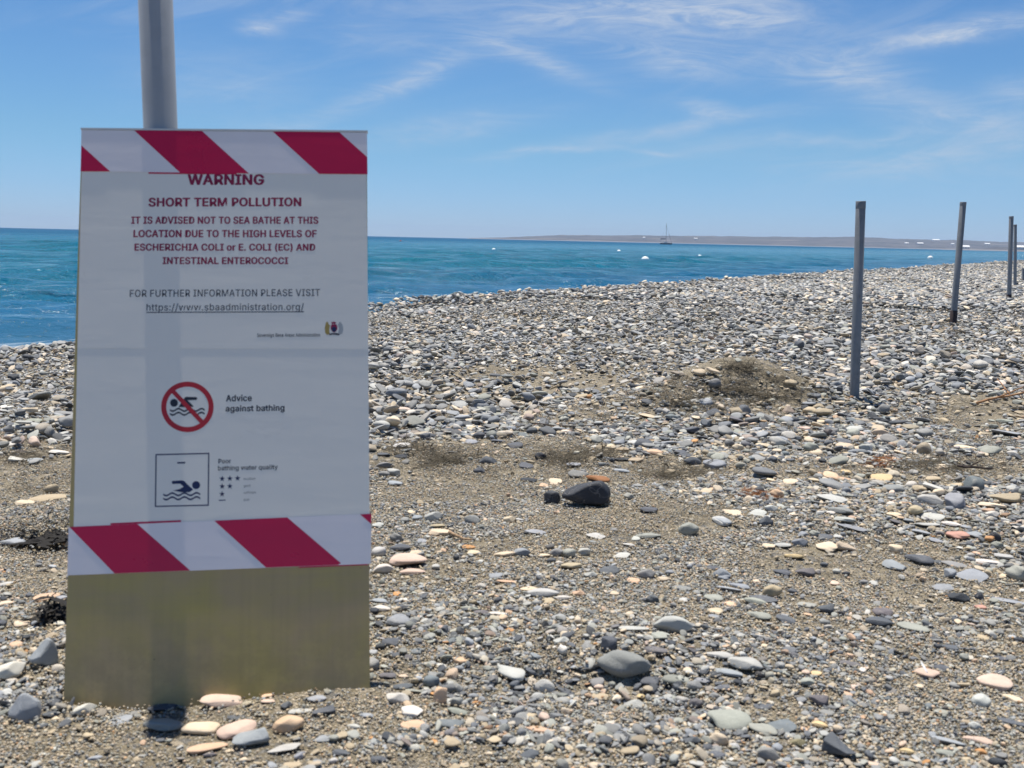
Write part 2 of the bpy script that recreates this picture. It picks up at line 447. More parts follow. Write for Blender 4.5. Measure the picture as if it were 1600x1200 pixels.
for k in range(26):
    lam = 0.45 * (1.22 ** k) if k < 14 else 0.6 * (1.16 ** (k - 10))
    lam = min(lam, 5.0)
    a = base + wr.normal(0, 0.38); kx, ky = math.sin(a) * 2 * math.pi / lam, math.cos(a) * 2 * math.pi / lam
    amp = 0.017 * lam ** 0.60 * wr.uniform(0.5, 1.2)
    ph = kx * X + ky * Y + wr.uniform(0, 6.28) + 1.3 * fbm(X * 0.35 / lam, Y * 0.35 / lam, 100 + k, 2)
    f = 1 - sstep(cell, lam * 0.16, lam * 0.42)
    Z += amp * (np.sin(ph) + 0.25 * np.sin(2 * ph + 1.2)) * f
patchy = 0.55 + 1.1 * np.clip(fbm(X * 0.06, Y * 0.12, 77, 3) + 0.5, 0, 1)
Z *= patchy * (0.22 + 0.78 * sstep(S, 2.0, 9.0))
Z += SEA_Z
me = grid_mesh('sea', X, Y, Z, wrap=True)
sea = link('sea', me, sea_mat(), smooth=True); tag(sea, kind='structure', label='turquoise blue sea')

# ------------------------------------------------------------------ far coast
hm, t, b = new_mat('far_hillside')
tcn = t.new('ShaderNodeTexCoord'); v = tcn.outputs['Object']; x, y, z = t.xyz(v)
n = t.noise(t.comb(t.m('MULTIPLY', x, 0.008), t.m('MULTIPLY', y, 0.004), t.m('MULTIPLY', z, 0.08)), 1.0, 6, 0.65)
c = t.mix(t.ss(n, 0.42, 0.58), (0.038, 0.043, 0.056), (0.070, 0.070, 0.082))
n3 = t.noise(t.comb(t.m('MULTIPLY', x, 0.004), t.m('MULTIPLY', y, 0.002), t.m('MULTIPLY', z, 0.22)), 1.0, 5, 0.6)
c = t.mix(t.ss(n3, 0.60, 0.66, 0, 0.45), c, (0.24, 0.22, 0.20))
c = t.mix(t.ss(z, 1.6, 3.6, 0.5, 0.0), c, (0.26, 0.26, 0.27))
t.link(c, b.inputs['Base Color']); b.inputs['Roughness'].default_value = 0.95
COASTS = {}
def coast(name, D0, D1, pts, label, zpow=1.0):
    xs = np.arange(pts[0][0], pts[-1][0] + 0.1, 3.0)
    hs = 0.88 * np.interp(xs, [p[0] for p in pts], [p[1] for p in pts])
    hs = hs * (1 + 0.10 * fbm(xs * 0.03, xs * 0, 5, 4)) + 1.2 * fbm(xs * 0.08, xs * 0 + 3, 6, 3) * (hs > 2)
    rows = 16; V = np.zeros((rows, len(xs), 3))
    for j in range(rows):
        q = j / (rows - 1); D = D0 + (D1 - D0) * q
        for i, px in enumerate(xs):
            d = W2C @ cam_ray(px, 374.0); k = D / d.y
            hh = hs[i] * D1 / F * (min(1, q * 1.25) ** zpow) * (1 if q < 0.85 else 1 - (q - 0.85) * 1.2)
            V[j, i] = (d.x * k, D, SEA_Z - 0.4 + (2.2 * min(1, j) if hs[i] > 0.4 else -1) + hh)
    n_ = 0.5 + fbm(V[..., 0] * 0.004, V[..., 1] * 0.004, 8, 4)
    V[1:, :, 2] += (n_[1:] - 0.5) * 9 * np.minimum(1, hs / 8)
    V[0, :, 2] = SEA_Z - 1.0
    COASTS[name] = (xs, V.copy())
    me = grid_mesh(name, V[..., 0], V[..., 1], V[..., 2])
    o = link(name, me, hm, smooth=True); tag(o, kind='structure', label=label); return o
coast('hills', 4300, 5600, [(715, 0), (745, 0.8), (780, 2.6), (830, 5.8), (880, 9.0), (960, 10.5), (1080, 12.0), (1200, 14.0), (1330, 16.5), (1440, 16.0), (1540, 15.5), (1640, 15.0), (1800, 14), (1950, 8)],
      'long low brown headland across the bay', 0.8)
coast('shore', 2300, 2700, [(1455, 0), (1490, 0.8), (1530, 2.2), (1560, 4.6), (1600, 5.5), (1680, 6), (1850, 6), (2000, 4)], 'nearer low spit of land at the end of the bay', 0.6)
M_WHITE = simple_mat('white_render', (0.78, 0.77, 0.74), 0.8, var=0.05, scale=0.2)
M_ROOF = simple_mat('pale_roof', (0.78, 0.77, 0.74), 0.9, var=0.1, scale=0.2)
M_DARKW = simple_mat('dark_opening', (0.05, 0.055, 0.06), 0.4, var=0.05, scale=1)
def far_house(px, py, wpx, hpx, D, label):
    xs_, V_ = COASTS['shore' if D < 3000 else 'hills']; j_ = int(np.argmin(np.abs(xs_ - px)))
    pys = project(V_[:, j_, 0], V_[:, j_, 1], V_[:, j_, 2])[1]; i_ = 1
    while i_ < 12 and pys[i_] > py + 1.2: i_ += 1
    loc = Vector(V_[i_, j_]); D = loc.y; W = wpx * D / F; H = max(hpx * D / F, 7.5) * 0.6
    e = empty('far_building', loc); tag(e, label, 'building', 'white buildings on the far coast')
    bm = bmesh.new(); bm_box(bm, (0, 0, H / 2 - 2), (W, W * 0.5, H + 4)); link('wall', bm_mesh(bm, 'wall'), M_WHITE, e)
    bm = bmesh.new(); bm_box(bm, (W * 0.2, W * 0.1, H + 2.2), (W * 0.06, W * 0.08, 3.0))
    wd_, ey_, rz_ = W * 0.51, W * 0.28, H * 0.9           # pitched roof, one slope facing the bay
    q_ = [bm.verts.new(v_) for v_ in ((-wd_, -ey_, H + .05), (wd_, -ey_, H + .05), (wd_, 0, H + rz_), (-wd_, 0, H + rz_), (-wd_, ey_, H + .05), (wd_, ey_, H + .05))]
    for f_ in ((0, 1, 2, 3), (3, 2, 5, 4), (0, 3, 4), (1, 5, 2), (0, 4, 5, 1)): bm.faces.new([q_[i] for i in f_])
    bmesh.ops.recalc_face_normals(bm, faces=bm.faces); link('roof', bm_mesh(bm, 'roof'), M_ROOF, e)
    nw = max(2, int(W / 6)); wm = None
    for i in range(nw):
        if wm is None:
            bm = bmesh.new(); bm_box(bm, (0, 0, 0), (W / nw * 0.3, 0.3, 1.3)); wm = bm_mesh(bm, 'window')
        wo_ = link('window', wm, M_DARKW, e); wo_.location = (-W / 2 + (i + 0.5) * W / nw, -W * 0.25 - 0.02, H * 0.55)
for a in [(1007, 372.8, 4, 1.2, 4900, 'white building on the ridge left of the sailing boat'),
          (1086, 374, 5, 1.2, 4900, 'white building on the headland right of the sailing boat'),
          (1417, 381.5, 6, 1.6, 4700, 'white building on the far slope midway between the two nearest bare posts'),
          (1438, 381.5, 9, 1.8, 4700, 'widest of the three white buildings between the two nearest bare posts'),
          (1461, 376, 11, 1.8, 5300, 'long white building on the far skyline between the posts'),
          (1489, 382, 5, 1.6, 4700, 'small white building just left of the leaning second bare post'),
          (1543, 382.5, 8, 2.4, 4400, 'white block on the far slope left of the paired posts'),
          (1509, 387.6, 12, 2.2, 2330, 'low white shed at the water right of the leaning post'),
          (1594, 388.6, 16, 2.4, 2330, 'low white shed on the spit beyond the paired posts')]:
    far_house(*a)

# ------------------------------------------------------------------ haze
bm = bmesh.new(); bm_box(bm, (0, 0, 70), (28400, 28400, 150)); hz = link('haze', bm_mesh(bm, 'haze')); tag(hz, kind='stuff', label='thin sea haze')
m = bpy.data.materials.new('sea_haze'); m.use_nodes = True; t = NT(m.node_tree); t.n.clear()
pvn = t.new('ShaderNodeVolumePrincipled'); pvn.inputs['Color'].default_value = (0.62, 0.78, 1.0, 1); pvn.inputs['Density'].default_value = 0.00007
ou = t.new('ShaderNodeOutputMaterial'); t.link(pvn.outputs[0], ou.inputs['Volume']); hz.data.materials.append(m)

# ------------------------------------------------------------------ stone shapes
def stone_verts(kind, seed, sub):
    bm = bmesh.new(); bmesh.ops.create_icosphere(bm, subdivisions=sub, radius=1.0)
    V = np.array([v.co[:] for v in bm.verts]); Fc = [[v.index for v in f.verts] for f in bm.faces]; bm.free()
    rs = np.random.default_rng(seed)
    n = {'oval': 2.3, 'round': 2.1, 'block': 3.2, 'slab': 3.4, 'tri': 2.2, 'long': 2.4, 'cone': 2.0, 'lump': 2.3, 'wedge': 2.8, 'tear': 2.3}[kind]
    V = V / (np.abs(V) ** n).sum(1, keepdims=True) ** (1.0 / n)
    # low frequency lumps
    for _ in range(5):
        d = rs.normal(size=3); d /= np.linalg.norm(d); f = rs.uniform(1.2, 3.0)
        V = V * (1 + rs.uniform(0.02, 0.06) * np.sin(f * (V @ d) * 2 + rs.uniform(0, 6.28)))[:, None]
    cuts = {'oval': 1, 'round': 1, 'block': 4, 'slab': 5, 'tri': 2, 'long': 2, 'cone': 3, 'lump': 4, 'wedge': 4, 'tear': 3}[kind]
    for _ in range(cuts):
        d = rs.normal(size=3); d[2] *= 0.6 if kind != 'slab' else 0.25; d /= np.linalg.norm(d)
        lim = rs.uniform(0.62, 0.85); q = V @ d
        V = V - np.outer(np.maximum(q - lim, 0) * 0.86, d)
    if kind == 'tri':
        V[:, 1] *= 1.12 - 0.62 * (V[:, 0] + 1) / 2 * 1.2
    if kind == 'cone':
        k = np.clip((V[:, 2] + 1) / 2, 0, 1); V[:, 0] *= 1.05 - 0.62 * k; V[:, 1] *= 1.05 - 0.62 * k
    if kind == 'wedge':
        V[:, 2] *= 0.62 + 0.38 * V[:, 0]
    if kind == 'tear':
        V[:, 2] *= 0.70 + 0.30 * np.clip(V[:, 0] * 1.3, -1, .8); V[:, 1] *= 0.88 + 0.12 * V[:, 0]
    if kind == 'lump':
        V[:, 1] += 0.18 * np.sin(V[:, 0] * 2.6); V[:, 2] *= 1 + 0.15 * np.sin(V[:, 0] * 3 + 1)
    V = V / np.abs(V).max(0)
    return V, Fc
def stone_mesh(kind, seed, sub, mat):
    V, Fc = stone_verts(kind, seed, sub)
    me = np_mesh('stone', V, Fc); me.shade_smooth(); me.materials.append(mat); return me

PAL = {'cream': (.60, .49, .35), 'white': (.60, .56, .49), 'peach': (.60, .41, .27), 'pink': (.60, .455, .36), 'salmon': (.48, .26, .20),
       'tan': (.405, .33, .22), 'orange': (.50, .26, .10), 'rust': (.30, .13, .05), 'light': (.44, .435, .40), 'blue': (.28, .295, .31),
       'grey': (.235, .235, .225), 'green': (.30, .305, .26), 'slate': (.095, .103, .115), 'black': (.035, .04, .048), 'purple': (.14, .13, .134),
       'olive': (.22, .20, .11), 'red': (.40, .07, .04), 'teal': (.165, .19, .195), 'yellow': (.60, .45, .24)}
WORD = {'cream': 'cream', 'white': 'off-white', 'peach': 'peach-coloured', 'pink': 'pale pink', 'salmon': 'salmon pink', 'tan': 'tan', 'orange': 'orange',
        'rust': 'rust-brown', 'light': 'light grey', 'blue': 'pale blue-grey', 'grey': 'mid-grey', 'green': 'greenish grey', 'slate': 'dark slate',
        'black': 'near-black', 'purple': 'purplish grey', 'olive': 'olive', 'red': 'red', 'teal': 'teal-grey', 'yellow': 'yellowish tan'}
KW = {'oval': 'oval', 'round': 'rounded', 'block': 'blocky', 'slab': 'flat', 'tri': 'tapered', 'long': 'elongated', 'cone': 'pointed', 'lump': 'lumpy', 'wedge': 'wedge-shaped', 'tear': 'teardrop-shaped'}

# ------------------------------------------------------------------ the sign board
def rect_pose():
    f = cam_ray; TL, TR, BR, BL = f(128, 203), f(573, 207), f(578, 1070), f(100, 1088)
    Hd = TL.cross(TR).cross(BL.cross(BR)).normalized(); Vd = TL.cross(BL).cross(TR.cross(BR)).normalized()
    if Hd.x < 0: Hd = -Hd
    if Vd.y > 0: Vd = -Vd
    A = np.array([[TL.x, -TR.x], [TL.y, -TR.y], [TL.z, -TR.z]]); q = np.linalg.lstsq(A, -np.array(Hd) * 0.44, rcond=None)[0]
    tl = TL * float(q[0])
    A = np.array([[Vd.x, -BL.x], [Vd.y, -BL.y], [Vd.z, -BL.z]]); z = np.linalg.lstsq(A, -np.array(tl), rcond=None)[0]
    tl_w = CAM_LOC + W2C @ tl; H = (W2C @ Hd).normalized(); V = (W2C @ Vd); V = (V - H * V.dot(H)).normalized()
    return tl_w, H, V, float(z[0])
TLw, HX, VD, BLEN = rect_pose()
UPV = -VD; NRM = HX.cross(UPV).normalized()        # NRM points to the camera side
if NRM.y > 0: NRM = -NRM
BW = 0.44
BOT = TLw + VD * BLEN
M_SIGN = Matrix(((HX.x, UPV.x, NRM.x, BOT.x), (HX.y, UPV.y, NRM.y, BOT.y), (HX.z, UPV.z, NRM.z, BOT.z), (0, 0, 0, 1)))
def uv(px, py):
    d = W2C @ cam_ray(px, py); t = (BOT - CAM_LOC).dot(NRM) / d.dot(NRM); p = CAM_LOC + d * t - BOT
    return p.dot(HX), p.dot(UPV)
sign = empty('warning_board', mat=M_SIGN)
tag(sign, 'leaning board with pollution warning notices and red and white tape, in front of the pole', 'sign')

def film_mat(name, col, rough=0.28, var=0.04):
    m, t, b = new_mat(name)
    tcn = t.new('ShaderNodeTexCoord'); v = tcn.outputs['Object']
    n = t.noise(v, 9, 5, 0.6, 0.5); n2 = t.noise(v, 60, 4, 0.6)
    k = t.m('ADD', t.m('MULTIPLY', t.m('SUBTRACT', n, 0.5), 2 * var), 1.0)
    c = t.new('ShaderNodeVectorMath', operation='SCALE'); c.inputs[0].default_value = col; t.link(k, c.inputs['Scale'])
    t.link(c.outputs[0], b.inputs['Base Color'])
    t.link(t.m('ADD', t.m('MULTIPLY', n, 0.22), rough - 0.1), b.inputs['Roughness'])
    sx, sy, sz = t.xyz(v)
    crease = t.noise(t.comb(t.m('MULTIPLY', sx, 3.0), t.m('MULTIPLY', sy, 14.0), 0.0), 1.0, 4, 0.55, 0.4)
    bp = t.new('ShaderNodeBump'); bp.inputs['Strength'].default_value = 0.5; bp.inputs['Distance'].default_value = 0.0009
    t.link(t.m('ADD', crease, t.m('MULTIPLY', n2, 0.05)), bp.inputs['Height']); t.link(bp.outputs[0], b.inputs['Normal'])
    return m
M_PAPER = film_mat('laminated_paper', (0.90, 0.85, 0.75), 0.30, 0.02)
M_TAPEW = film_mat('tape_white', (0.88, 0.82, 0.81), 0.30)
M_TAPER = film_mat('tape_red', (0.58, 0.004, 0.058), 0.30, 0.05)
M_INKR = simple_mat('ink_maroon', (0.30, 0.012, 0.055), 0.5, var=0.08, scale=60)
M_INKB = simple_mat('ink_navy', (0.012, 0.022, 0.085), 0.5, var=0.08, scale=60)
M_INKK = simple_mat('ink_black', (0.018, 0.022, 0.035), 0.5, var=0.1, scale=60)
M_INKS = simple_mat('ink_sign_red', (0.52, 0.020, 0.030), 0.45, var=0.06, scale=60)
M_GOLD = simple_mat('ink_gold', (0.42, 0.30, 0.08), 0.5, var=0.2, scale=400)
M_PALE = simple_mat('ink_pale', (0.42, 0.44, 0.44), 0.5, var=0.2, scale=400)
# olive board: weathered, streaked
m, t, b = new_mat('olive_board'); tcn = t.new('ShaderNodeTexCoord'); v = tcn.outputs['Object']; sx, sy, sz = t.xyz(v)
n = t.noise(v, 6, 5, 0.6, 0.4)
st_ = t.noise(t.comb(t.m('MULTIPLY', sx, 90.0), t.m('MULTIPLY', sy, 3.0), 0.0), 1.0, 4, 0.6)
sh_ = t.noise(t.comb(t.m('MULTIPLY', sx, 6.0), t.m('MULTIPLY', sy, 120.0), 0.0), 1.0, 3, 0.6)
c = t.mix(t.ss(n, 0.32, 0.68), (0.47, 0.345, 0.18), (0.50, 0.39, 0.125))
c = t.mix(t.ss(st_, 0.35, 0.75, 0, 0.09), c, (0.11, 0.10, 0.06))
c = t.mix(t.ss(sh_, 0.40, 0.75, 0, 0.10), c, (0.30, 0.27, 0.17))
dr = t.ss(sy, 0.0, 0.14, 0.2, 0.0)
c = t.mix(t.m('MULTIPLY', dr, t.ss(t.noise(v, 22, 4, 0.7), 0.35, 0.6)), c, (0.10, 0.085, 0.05))
spk = t.noise(v, 130, 2, 0.5); c = t.mix(t.ss(spk, 0.74, 0.78, 0, 0.7), c, (0.06, 0.05, 0.035))
t.link(c, b.inputs['Base Color']); b.inputs['Roughness'].default_value = 0.55
M_BOARD = m
M_EDGE = simple_mat('board_edge', (0.62, 0.62, 0.60), 0.5)
TH = 0.005
bm = bmesh.new(); vs = bm_box(bm, (BW / 2, (BLEN - 0.09) / 2, -TH / 2), (BW, BLEN + 0.09, TH))
o = link('board', bm_mesh(bm, 'board'), M_BOARD, sign)
bm = bmesh.new(); bm_box(bm, (BW / 2, BLEN + 0.0015, -TH / 2), (BW + 0.003, 0.003, TH + 0.003)); link('top_edge', bm_mesh(bm, 'top_edge'), M_EDGE, sign)
def poly_px(pts, z, th=0.0):
    vs = [(*uv(*p), z) for p in pts]; return vs
def flat_mesh(name, polys, th=0.0003):
    bm = bmesh.new()
    for vs in polys:
        f = bm.faces.new([bm.verts.new(v) for v in vs]); f.normal_update()
        if f.normal.z < 0: f.normal_flip()
        if th:
            r = bmesh.ops.extrude_face_region(bm, geom=[f]); nv = [g for g in r['geom'] if isinstance(g, bmesh.types.BMVert)]
            bmesh.ops.translate(bm, verts=nv, vec=(0, 0, th))
    bmesh.ops.recalc_face_normals(bm, faces=bm.faces)
    return bm_mesh(bm, name)
# two laminated sheets, gently cockled
def cockle(u, v, amp): return 0.06 * amp * (0.5 + 0.5 * np.sin(u * 17 + 2.2 * np.sin(v * 9)) * np.sin(v * 13 + 1.0))
def sheet(name, uvs, z, seed, parent, mat, amp=0.0012):
    (u0, v0), (u1, v1), (u2, v2), (u3, v3) = uvs      # TL TR BR BL
    n, mm = 46, 34; a = np.linspace(0, 1, n)[:, None]; c_ = np.linspace(0, 1, mm)[None, :]
    U = (1 - a) * ((1 - c_) * u0 + c_ * u1) + a * ((1 - c_) * u3 + c_ * u2)
    Vv = (1 - a) * ((1 - c_) * v0 + c_ * v1) + a * ((1 - c_) * v3 + c_ * v2)
    Z = z + cockle(U, Vv, amp)
    me = grid_mesh(name, U, Vv, Z); o = link(name, me, mat, parent, smooth=True)
    return o
p1 = sheet('poster', [uv(129, 206), uv(572, 210), uv(575.5, 545.2), uv(121, 543.8)], 0.00055, 4, sign, M_PAPER, 0.0005)
p1['label'] = 'upper notice with the pollution warning'
p2 = sheet('poster', [uv(121, 541.4), uv(575.5, 542.8), uv(577.5, 815), uv(115, 832)], 0.0003, 8, sign, M_PAPER, 0.0005)
p2['label'] = 'lower notice with the bathing symbols'
ZP = 0.00006           # print sits a hair above its sheet
def sheet_z(u, v, parent): return (0.00055 if parent == p1 else 0.0003) + cockle(u, v, 0.0005)
# lettering -------------------------------------------------------
def load_font():
    try:
        import os
        p = os.path.join(bpy.utils.system_resource('DATAFILES'), 'fonts', 'Inter.woff2')
        return bpy.data.fonts.load(p)
    except Exception:
        return None
FONT = load_font()
def text_geo(s, offset):
    cu = bpy.data.curves.new('lettering', 'FONT'); cu.body = s; cu.size = 1.0; cu.offset = offset; cu.resolution_u = 4; cu.space_character = 1.045; cu.fill_mode = 'FRONT'
    if FONT: cu.font = FONT
    ob = bpy.data.objects.new('lettering', cu); COL.objects.link(ob)
    dg = bpy.context.evaluated_depsgraph_get(); me = bpy.data.meshes.new_from_object(ob.evaluated_get(dg))
    bpy.data.objects.remove(ob); return me
def lettering(s, xl, xr, ytop, ybase, mat, parent, bold=0.034, ref='H', serif=False, underline=False, z=ZP, hscale=1.0):
    me = text_geo(s, 0.0)
    co = np.zeros(len(me.vertices) * 3); me.vertices.foreach_get('co', co); co = co.reshape(-1, 3)
    rm = text_geo(ref, 0.0); rc = np.zeros(len(rm.vertices) * 3); rm.vertices.foreach_get('co', rc); rc = rc.reshape(-1, 3); cap = rc[:, 1].max() + bold * 0.6
    bpy.data.meshes.remove(rm)
    faces = [list(p.vertices) for p in me.polygons]; bpy.data.meshes.remove(me)
    # heavier strokes: the outline laid down several times, a hair apart
    base_n = len(co); V = co.copy(); bf = list(faces); zl = np.zeros(base_n)
    if bold:
        for q_, (ox, oy) in enumerate([(1, 0), (-1, 0), (0, .6), (0, -.6), (.7, .45), (-.7, .45), (.7, -.45), (-.7, -.45)]):
            kk = len(V); V = np.concatenate([V, co + np.array([ox * bold, oy * bold, 0])]); faces = faces + [[i + kk for i in f] for f in bf]
            zl = np.concatenate([zl, np.full(base_n, (q_ + 1) * 0.000006)])
    if serif:      # slab-like serifs on flat stroke ends
        cnt = {}
        for f in bf:
            for i in range(len(f)):
                e = tuple(sorted((f[i], f[(i + 1) % len(f)]))); cnt[e] = cnt.get(e, 0) + 1
        ex = []; ef = []
        xh = 0.53
        for (a, c), k in cnt.items():
            if k != 1: continue
            A, C_ = co[a], co[c]
            if abs(A[1] - C_[1]) < 0.004 and 0.07 < abs(A[0] - C_[0]) < 0.22:
                yy = A[1]; x0, x1 = sorted((A[0], C_[0])); up = yy < 0.08
                t0, t1 = (yy, yy + 0.05) if up else (yy - 0.05, yy)
                k0 = len(V) + len(ex); ext = 0.07
                ex += [(x0 - ext, t0, 0), (x1 + (ext if up else 0.0), t0, 0), (x1 + (ext if up else 0.0), t1, 0), (x0 - ext, t1, 0)]; ef.append([k0, k0 + 1, k0 + 2, k0 + 3])
        if ex: V = np.concatenate([V, np.array(ex)]); faces += ef
    x0, x1 = V[:, 0].min(), V[:, 0].max()
    if underline:
        k0 = len(V); V = np.concatenate([V, np.array([(x0, -0.17, 0), (x1, -0.17, 0), (x1, -0.10, 0), (x0, -0.10, 0)])]); faces.append([k0, k0 + 1, k0 + 2, k0 + 3])
    ua, va = uv(xl, ybase[0]); ub, vb = uv(xr, ybase[1]); _, vt = uv((xl + xr) / 2, (ytop + 0.0)); vm = uv((xl + xr) / 2, sum(ybase) / 2)[1]
    L = math.hypot(ub - ua, vb - va); ex_ = ((ub - ua) / L, (vb - va) / L); ey = (-ex_[1], ex_[0])
    sx = L / (x1 - x0); sy = (vt - vm) / cap * hscale
    U = ua + (V[:, 0] - x0) * sx * ex_[0] + V[:, 1] * sy * ey[0]; W = va + (V[:, 0] - x0) * sx * ex_[1] + V[:, 1] * sy * ey[1]
    zz = z + sheet_z(U, W, parent) + np.concatenate([zl, np.full(len(U) - len(zl), 0.00006)])
    me = np_mesh('lettering', np.stack([U, W, zz], -1), faces)
    o = link('lettering', me, mat, parent); o['label'] = 'the words ' + s.lower() if not s.startswith('http') else 'underlined web address'
    return o
LINES = [('WARNING', 293, 413, 272.5, (288.5, 288.5), M_INKR, .038), ('SHORT TERM POLLUTION', 232, 471, 309, (322.5, 322), M_INKR, .038),
         ('IT IS ADVISED NOT TO SEA BATHE AT THIS', 205, 497.6, 338.6, (349.5, 349.5), M_INKR, .036), ('LOCATION DUE TO THE HIGH LEVELS OF', 208.4, 495, 359.5, (370.5, 370.5), M_INKR, .036),
         ('ESCHERICHIA COLI or E. COLI (EC) AND', 210, 492.7, 380.9, (391.5, 391.5), M_INKR, .036), ('INTESTINAL ENTEROCOCCI', 253.9, 450.5, 402, (412.5, 412.5), M_INKR, .036),
         ('FOR FURTHER INFORMATION PLEASE VISIT', 202.9, 500, 452.5, (464, 462.5), M_INKK, .008)]
for s, xl, xr, yt, yb, mt, of in LINES: lettering(s, xl, xr, yt, yb, mt, p1, of)
lettering('https://www.sbaadministration.org/', 228.9, 474.9, 474.5, (485.5, 484.5), M_INKK, p1, 0.006, underline=True)
lettering('Sovereign Base Areas Administration', 401.8, 500, 521, (526.5, 526), M_INKK, p1, 0.02)
lettering('Advice', 353, 393.6, 617, (627, 626.5), M_INKK, p2, 0.03, serif=True)
lettering('against bathing', 352.4, 444.7, 633, (643, 641.5), M_INKK, p2, 0.03, serif=True)
lettering('Poor', 340.6, 361, 717, (724, 723.5), M_INKK, p2, 0.02, serif=True)
lettering('bathing water quality', 340.6, 434, 727, (735, 733), M_INKK, p2, 0.02, serif=True)
for s, xr, yy in (('excellent', 399, 750), ('good', 391, 761), ('sufficient', 400, 771.5), ('poor', 390.5, 782.5)):
    lettering(s, 381, xr, yy - 4, (yy, yy - 0.3), M_INKK, p2, 0.0)
# pictograms --------------------------------------------------------
def ring_polys(cx, cy, rx, ry, wd, z, n=56):
    out = []
    for i in range(n):
        a0, a1 = 2 * math.pi * i / n, 2 * math.pi * (i + 1) / n
        out.append([(*uv(cx + rx * math.cos(a0), cy + ry * math.sin(a0)), z), (*uv(cx + rx * math.cos(a1), cy + ry * math.sin(a1)), z),
                    (*uv(cx + (rx - wd) * math.cos(a1), cy + (ry - wd) * math.sin(a1)), z), (*uv(cx + (rx - wd) * math.cos(a0), cy + (ry - wd) * math.sin(a0)), z)])
    return out
def flat2(name, polys, mat, parent, label=None):
    V = []; Fc = []
    for p in polys:
        p = [(q[0], q[1], q[2] + float(sheet_z(q[0], q[1], parent))) for q in p]; k = len(V); V += p; Fc.append(list(range(k, k + len(p))))
    bm = bmesh.new(); bv = [bm.verts.new(v) for v in V]
    for f in Fc:
        ff = bm.faces.new([bv[i] for i in f]); ff.normal_update()
        if ff.normal.z < 0: ff.normal_flip()
    o = link(name, bm_mesh(bm, name), mat, parent)
    if label: o['label'] = label
    return o
def wave_polys(x0, x1, y, amp, th, z, lam, n=30, slope=0.0):
    out = []
    f = lambda x: y + amp * math.sin((x - x0) / lam * 2 * math.pi) + slope * (x - x0)
    for i in range(n):
        a, b_ = x0 + (x1 - x0) * i / n, x0 + (x1 - x0) * (i + 1) / n
        out.append([(*uv(a, f(a) - th / 2), z), (*uv(b_, f(b_) - th / 2), z), (*uv(b_, f(b_) + th / 2), z), (*uv(a, f(a) + th / 2), z)])
    return out
def disc(cx, cy, r, z, n=20): return [[(*uv(cx + r * math.cos(6.2832 * i / n), cy + r * math.sin(6.2832 * i / n)), z) for i in range(n)]]
P = lambda pts, z: [[(*uv(*p), z) for p in pts]]
ZQ = 0.00006
g = disc(272, 629.5, 6.2, ZQ) + P([(279, 636), (283.5, 629), (288.5, 621.5), (290.5, 620), (307, 620.5), (308.5, 622.5), (307, 625), (293, 625.5), (297, 629), (303, 635.5), (291, 636.5)], ZQ + .00001)
g += wave_polys(265.5, 320, 640.5, 2.0, 2.8, ZQ, 18) + wave_polys(265.5, 320, 646.5, 2.0, 2.8, ZQ, 18)
flat2('swimmer_symbol', g, M_INKK, p2, 'black swimmer above two waves')
rg = ring_polys(292.9, 635.8, 41, 39.5, 8, ZQ + .00003)
rg += P([(268.2, 614.0), (273.2, 609.4), (318.6, 657.4), (313.4, 662.2)], ZQ + .00005)
flat2('prohibition_ring', rg, M_INKS, p2, 'red ring with a diagonal bar')
z_ = ZQ
fr = P([(243, 709.5), (327.2, 707.5), (327.2, 709.5), (243, 711.5)], z_) + P([(242, 790.3), (326.4, 788.3), (326.4, 790.3), (242, 792.3)], z_)
fr += P([(243, 711.5), (245, 711.4), (244, 790.2), (242, 790.3)], z_) + P([(325.2, 709.6), (327.2, 709.5), (326.4, 788.3), (324.4, 788.4)], z_)
fr += P([(277, 722), (289.5, 721.7), (289.5, 724.3), (277, 724.6)], z_)
fr += disc(306.5, 758, 6.3, z_) + P([(269, 751.5), (284, 750.5), (288, 751.5), (293, 757), (302, 765), (296, 769), (283, 769), (270, 766.5), (281, 764), (287, 760.5), (281.5, 755.8), (270, 756.3), (268.3, 754)], z_ + .00005)
fr += wave_polys(255, 313, 772.5, 2.0, 2.8, z_, 19, slope=-0.01) + wave_polys(255, 313, 778.8, 2.0, 2.8, z_, 19, slope=-0.01)
flat2('water_quality_symbol', fr, M_INKB, p2, 'navy framed swimmer above two waves')
sp = []
for (sx_, sy_) in [(347.2, 748), (359.2, 747.7), (371.2, 747.3), (347.2, 760), (359.2, 759.7), (347, 772)]:
    for i in range(5):
        a = -math.pi / 2 + i * 2 * math.pi / 5; R1, R2 = 4.9, 2.0
        pt = lambda ang, r: (*uv(sx_ + r * math.cos(ang), sy_ + r * math.sin(ang)), ZQ)
        sp.append([pt(a, R1), pt(a + math.pi / 5, R2), (*uv(sx_, sy_), ZQ), pt(a - math.pi / 5, R2)])
sp += P([(342, 781), (352.5, 780.7), (352.5, 782.2), (342, 782.5)], ZQ)
flat2('rating_stars', sp, M_INKB, p2, 'rows of navy stars')
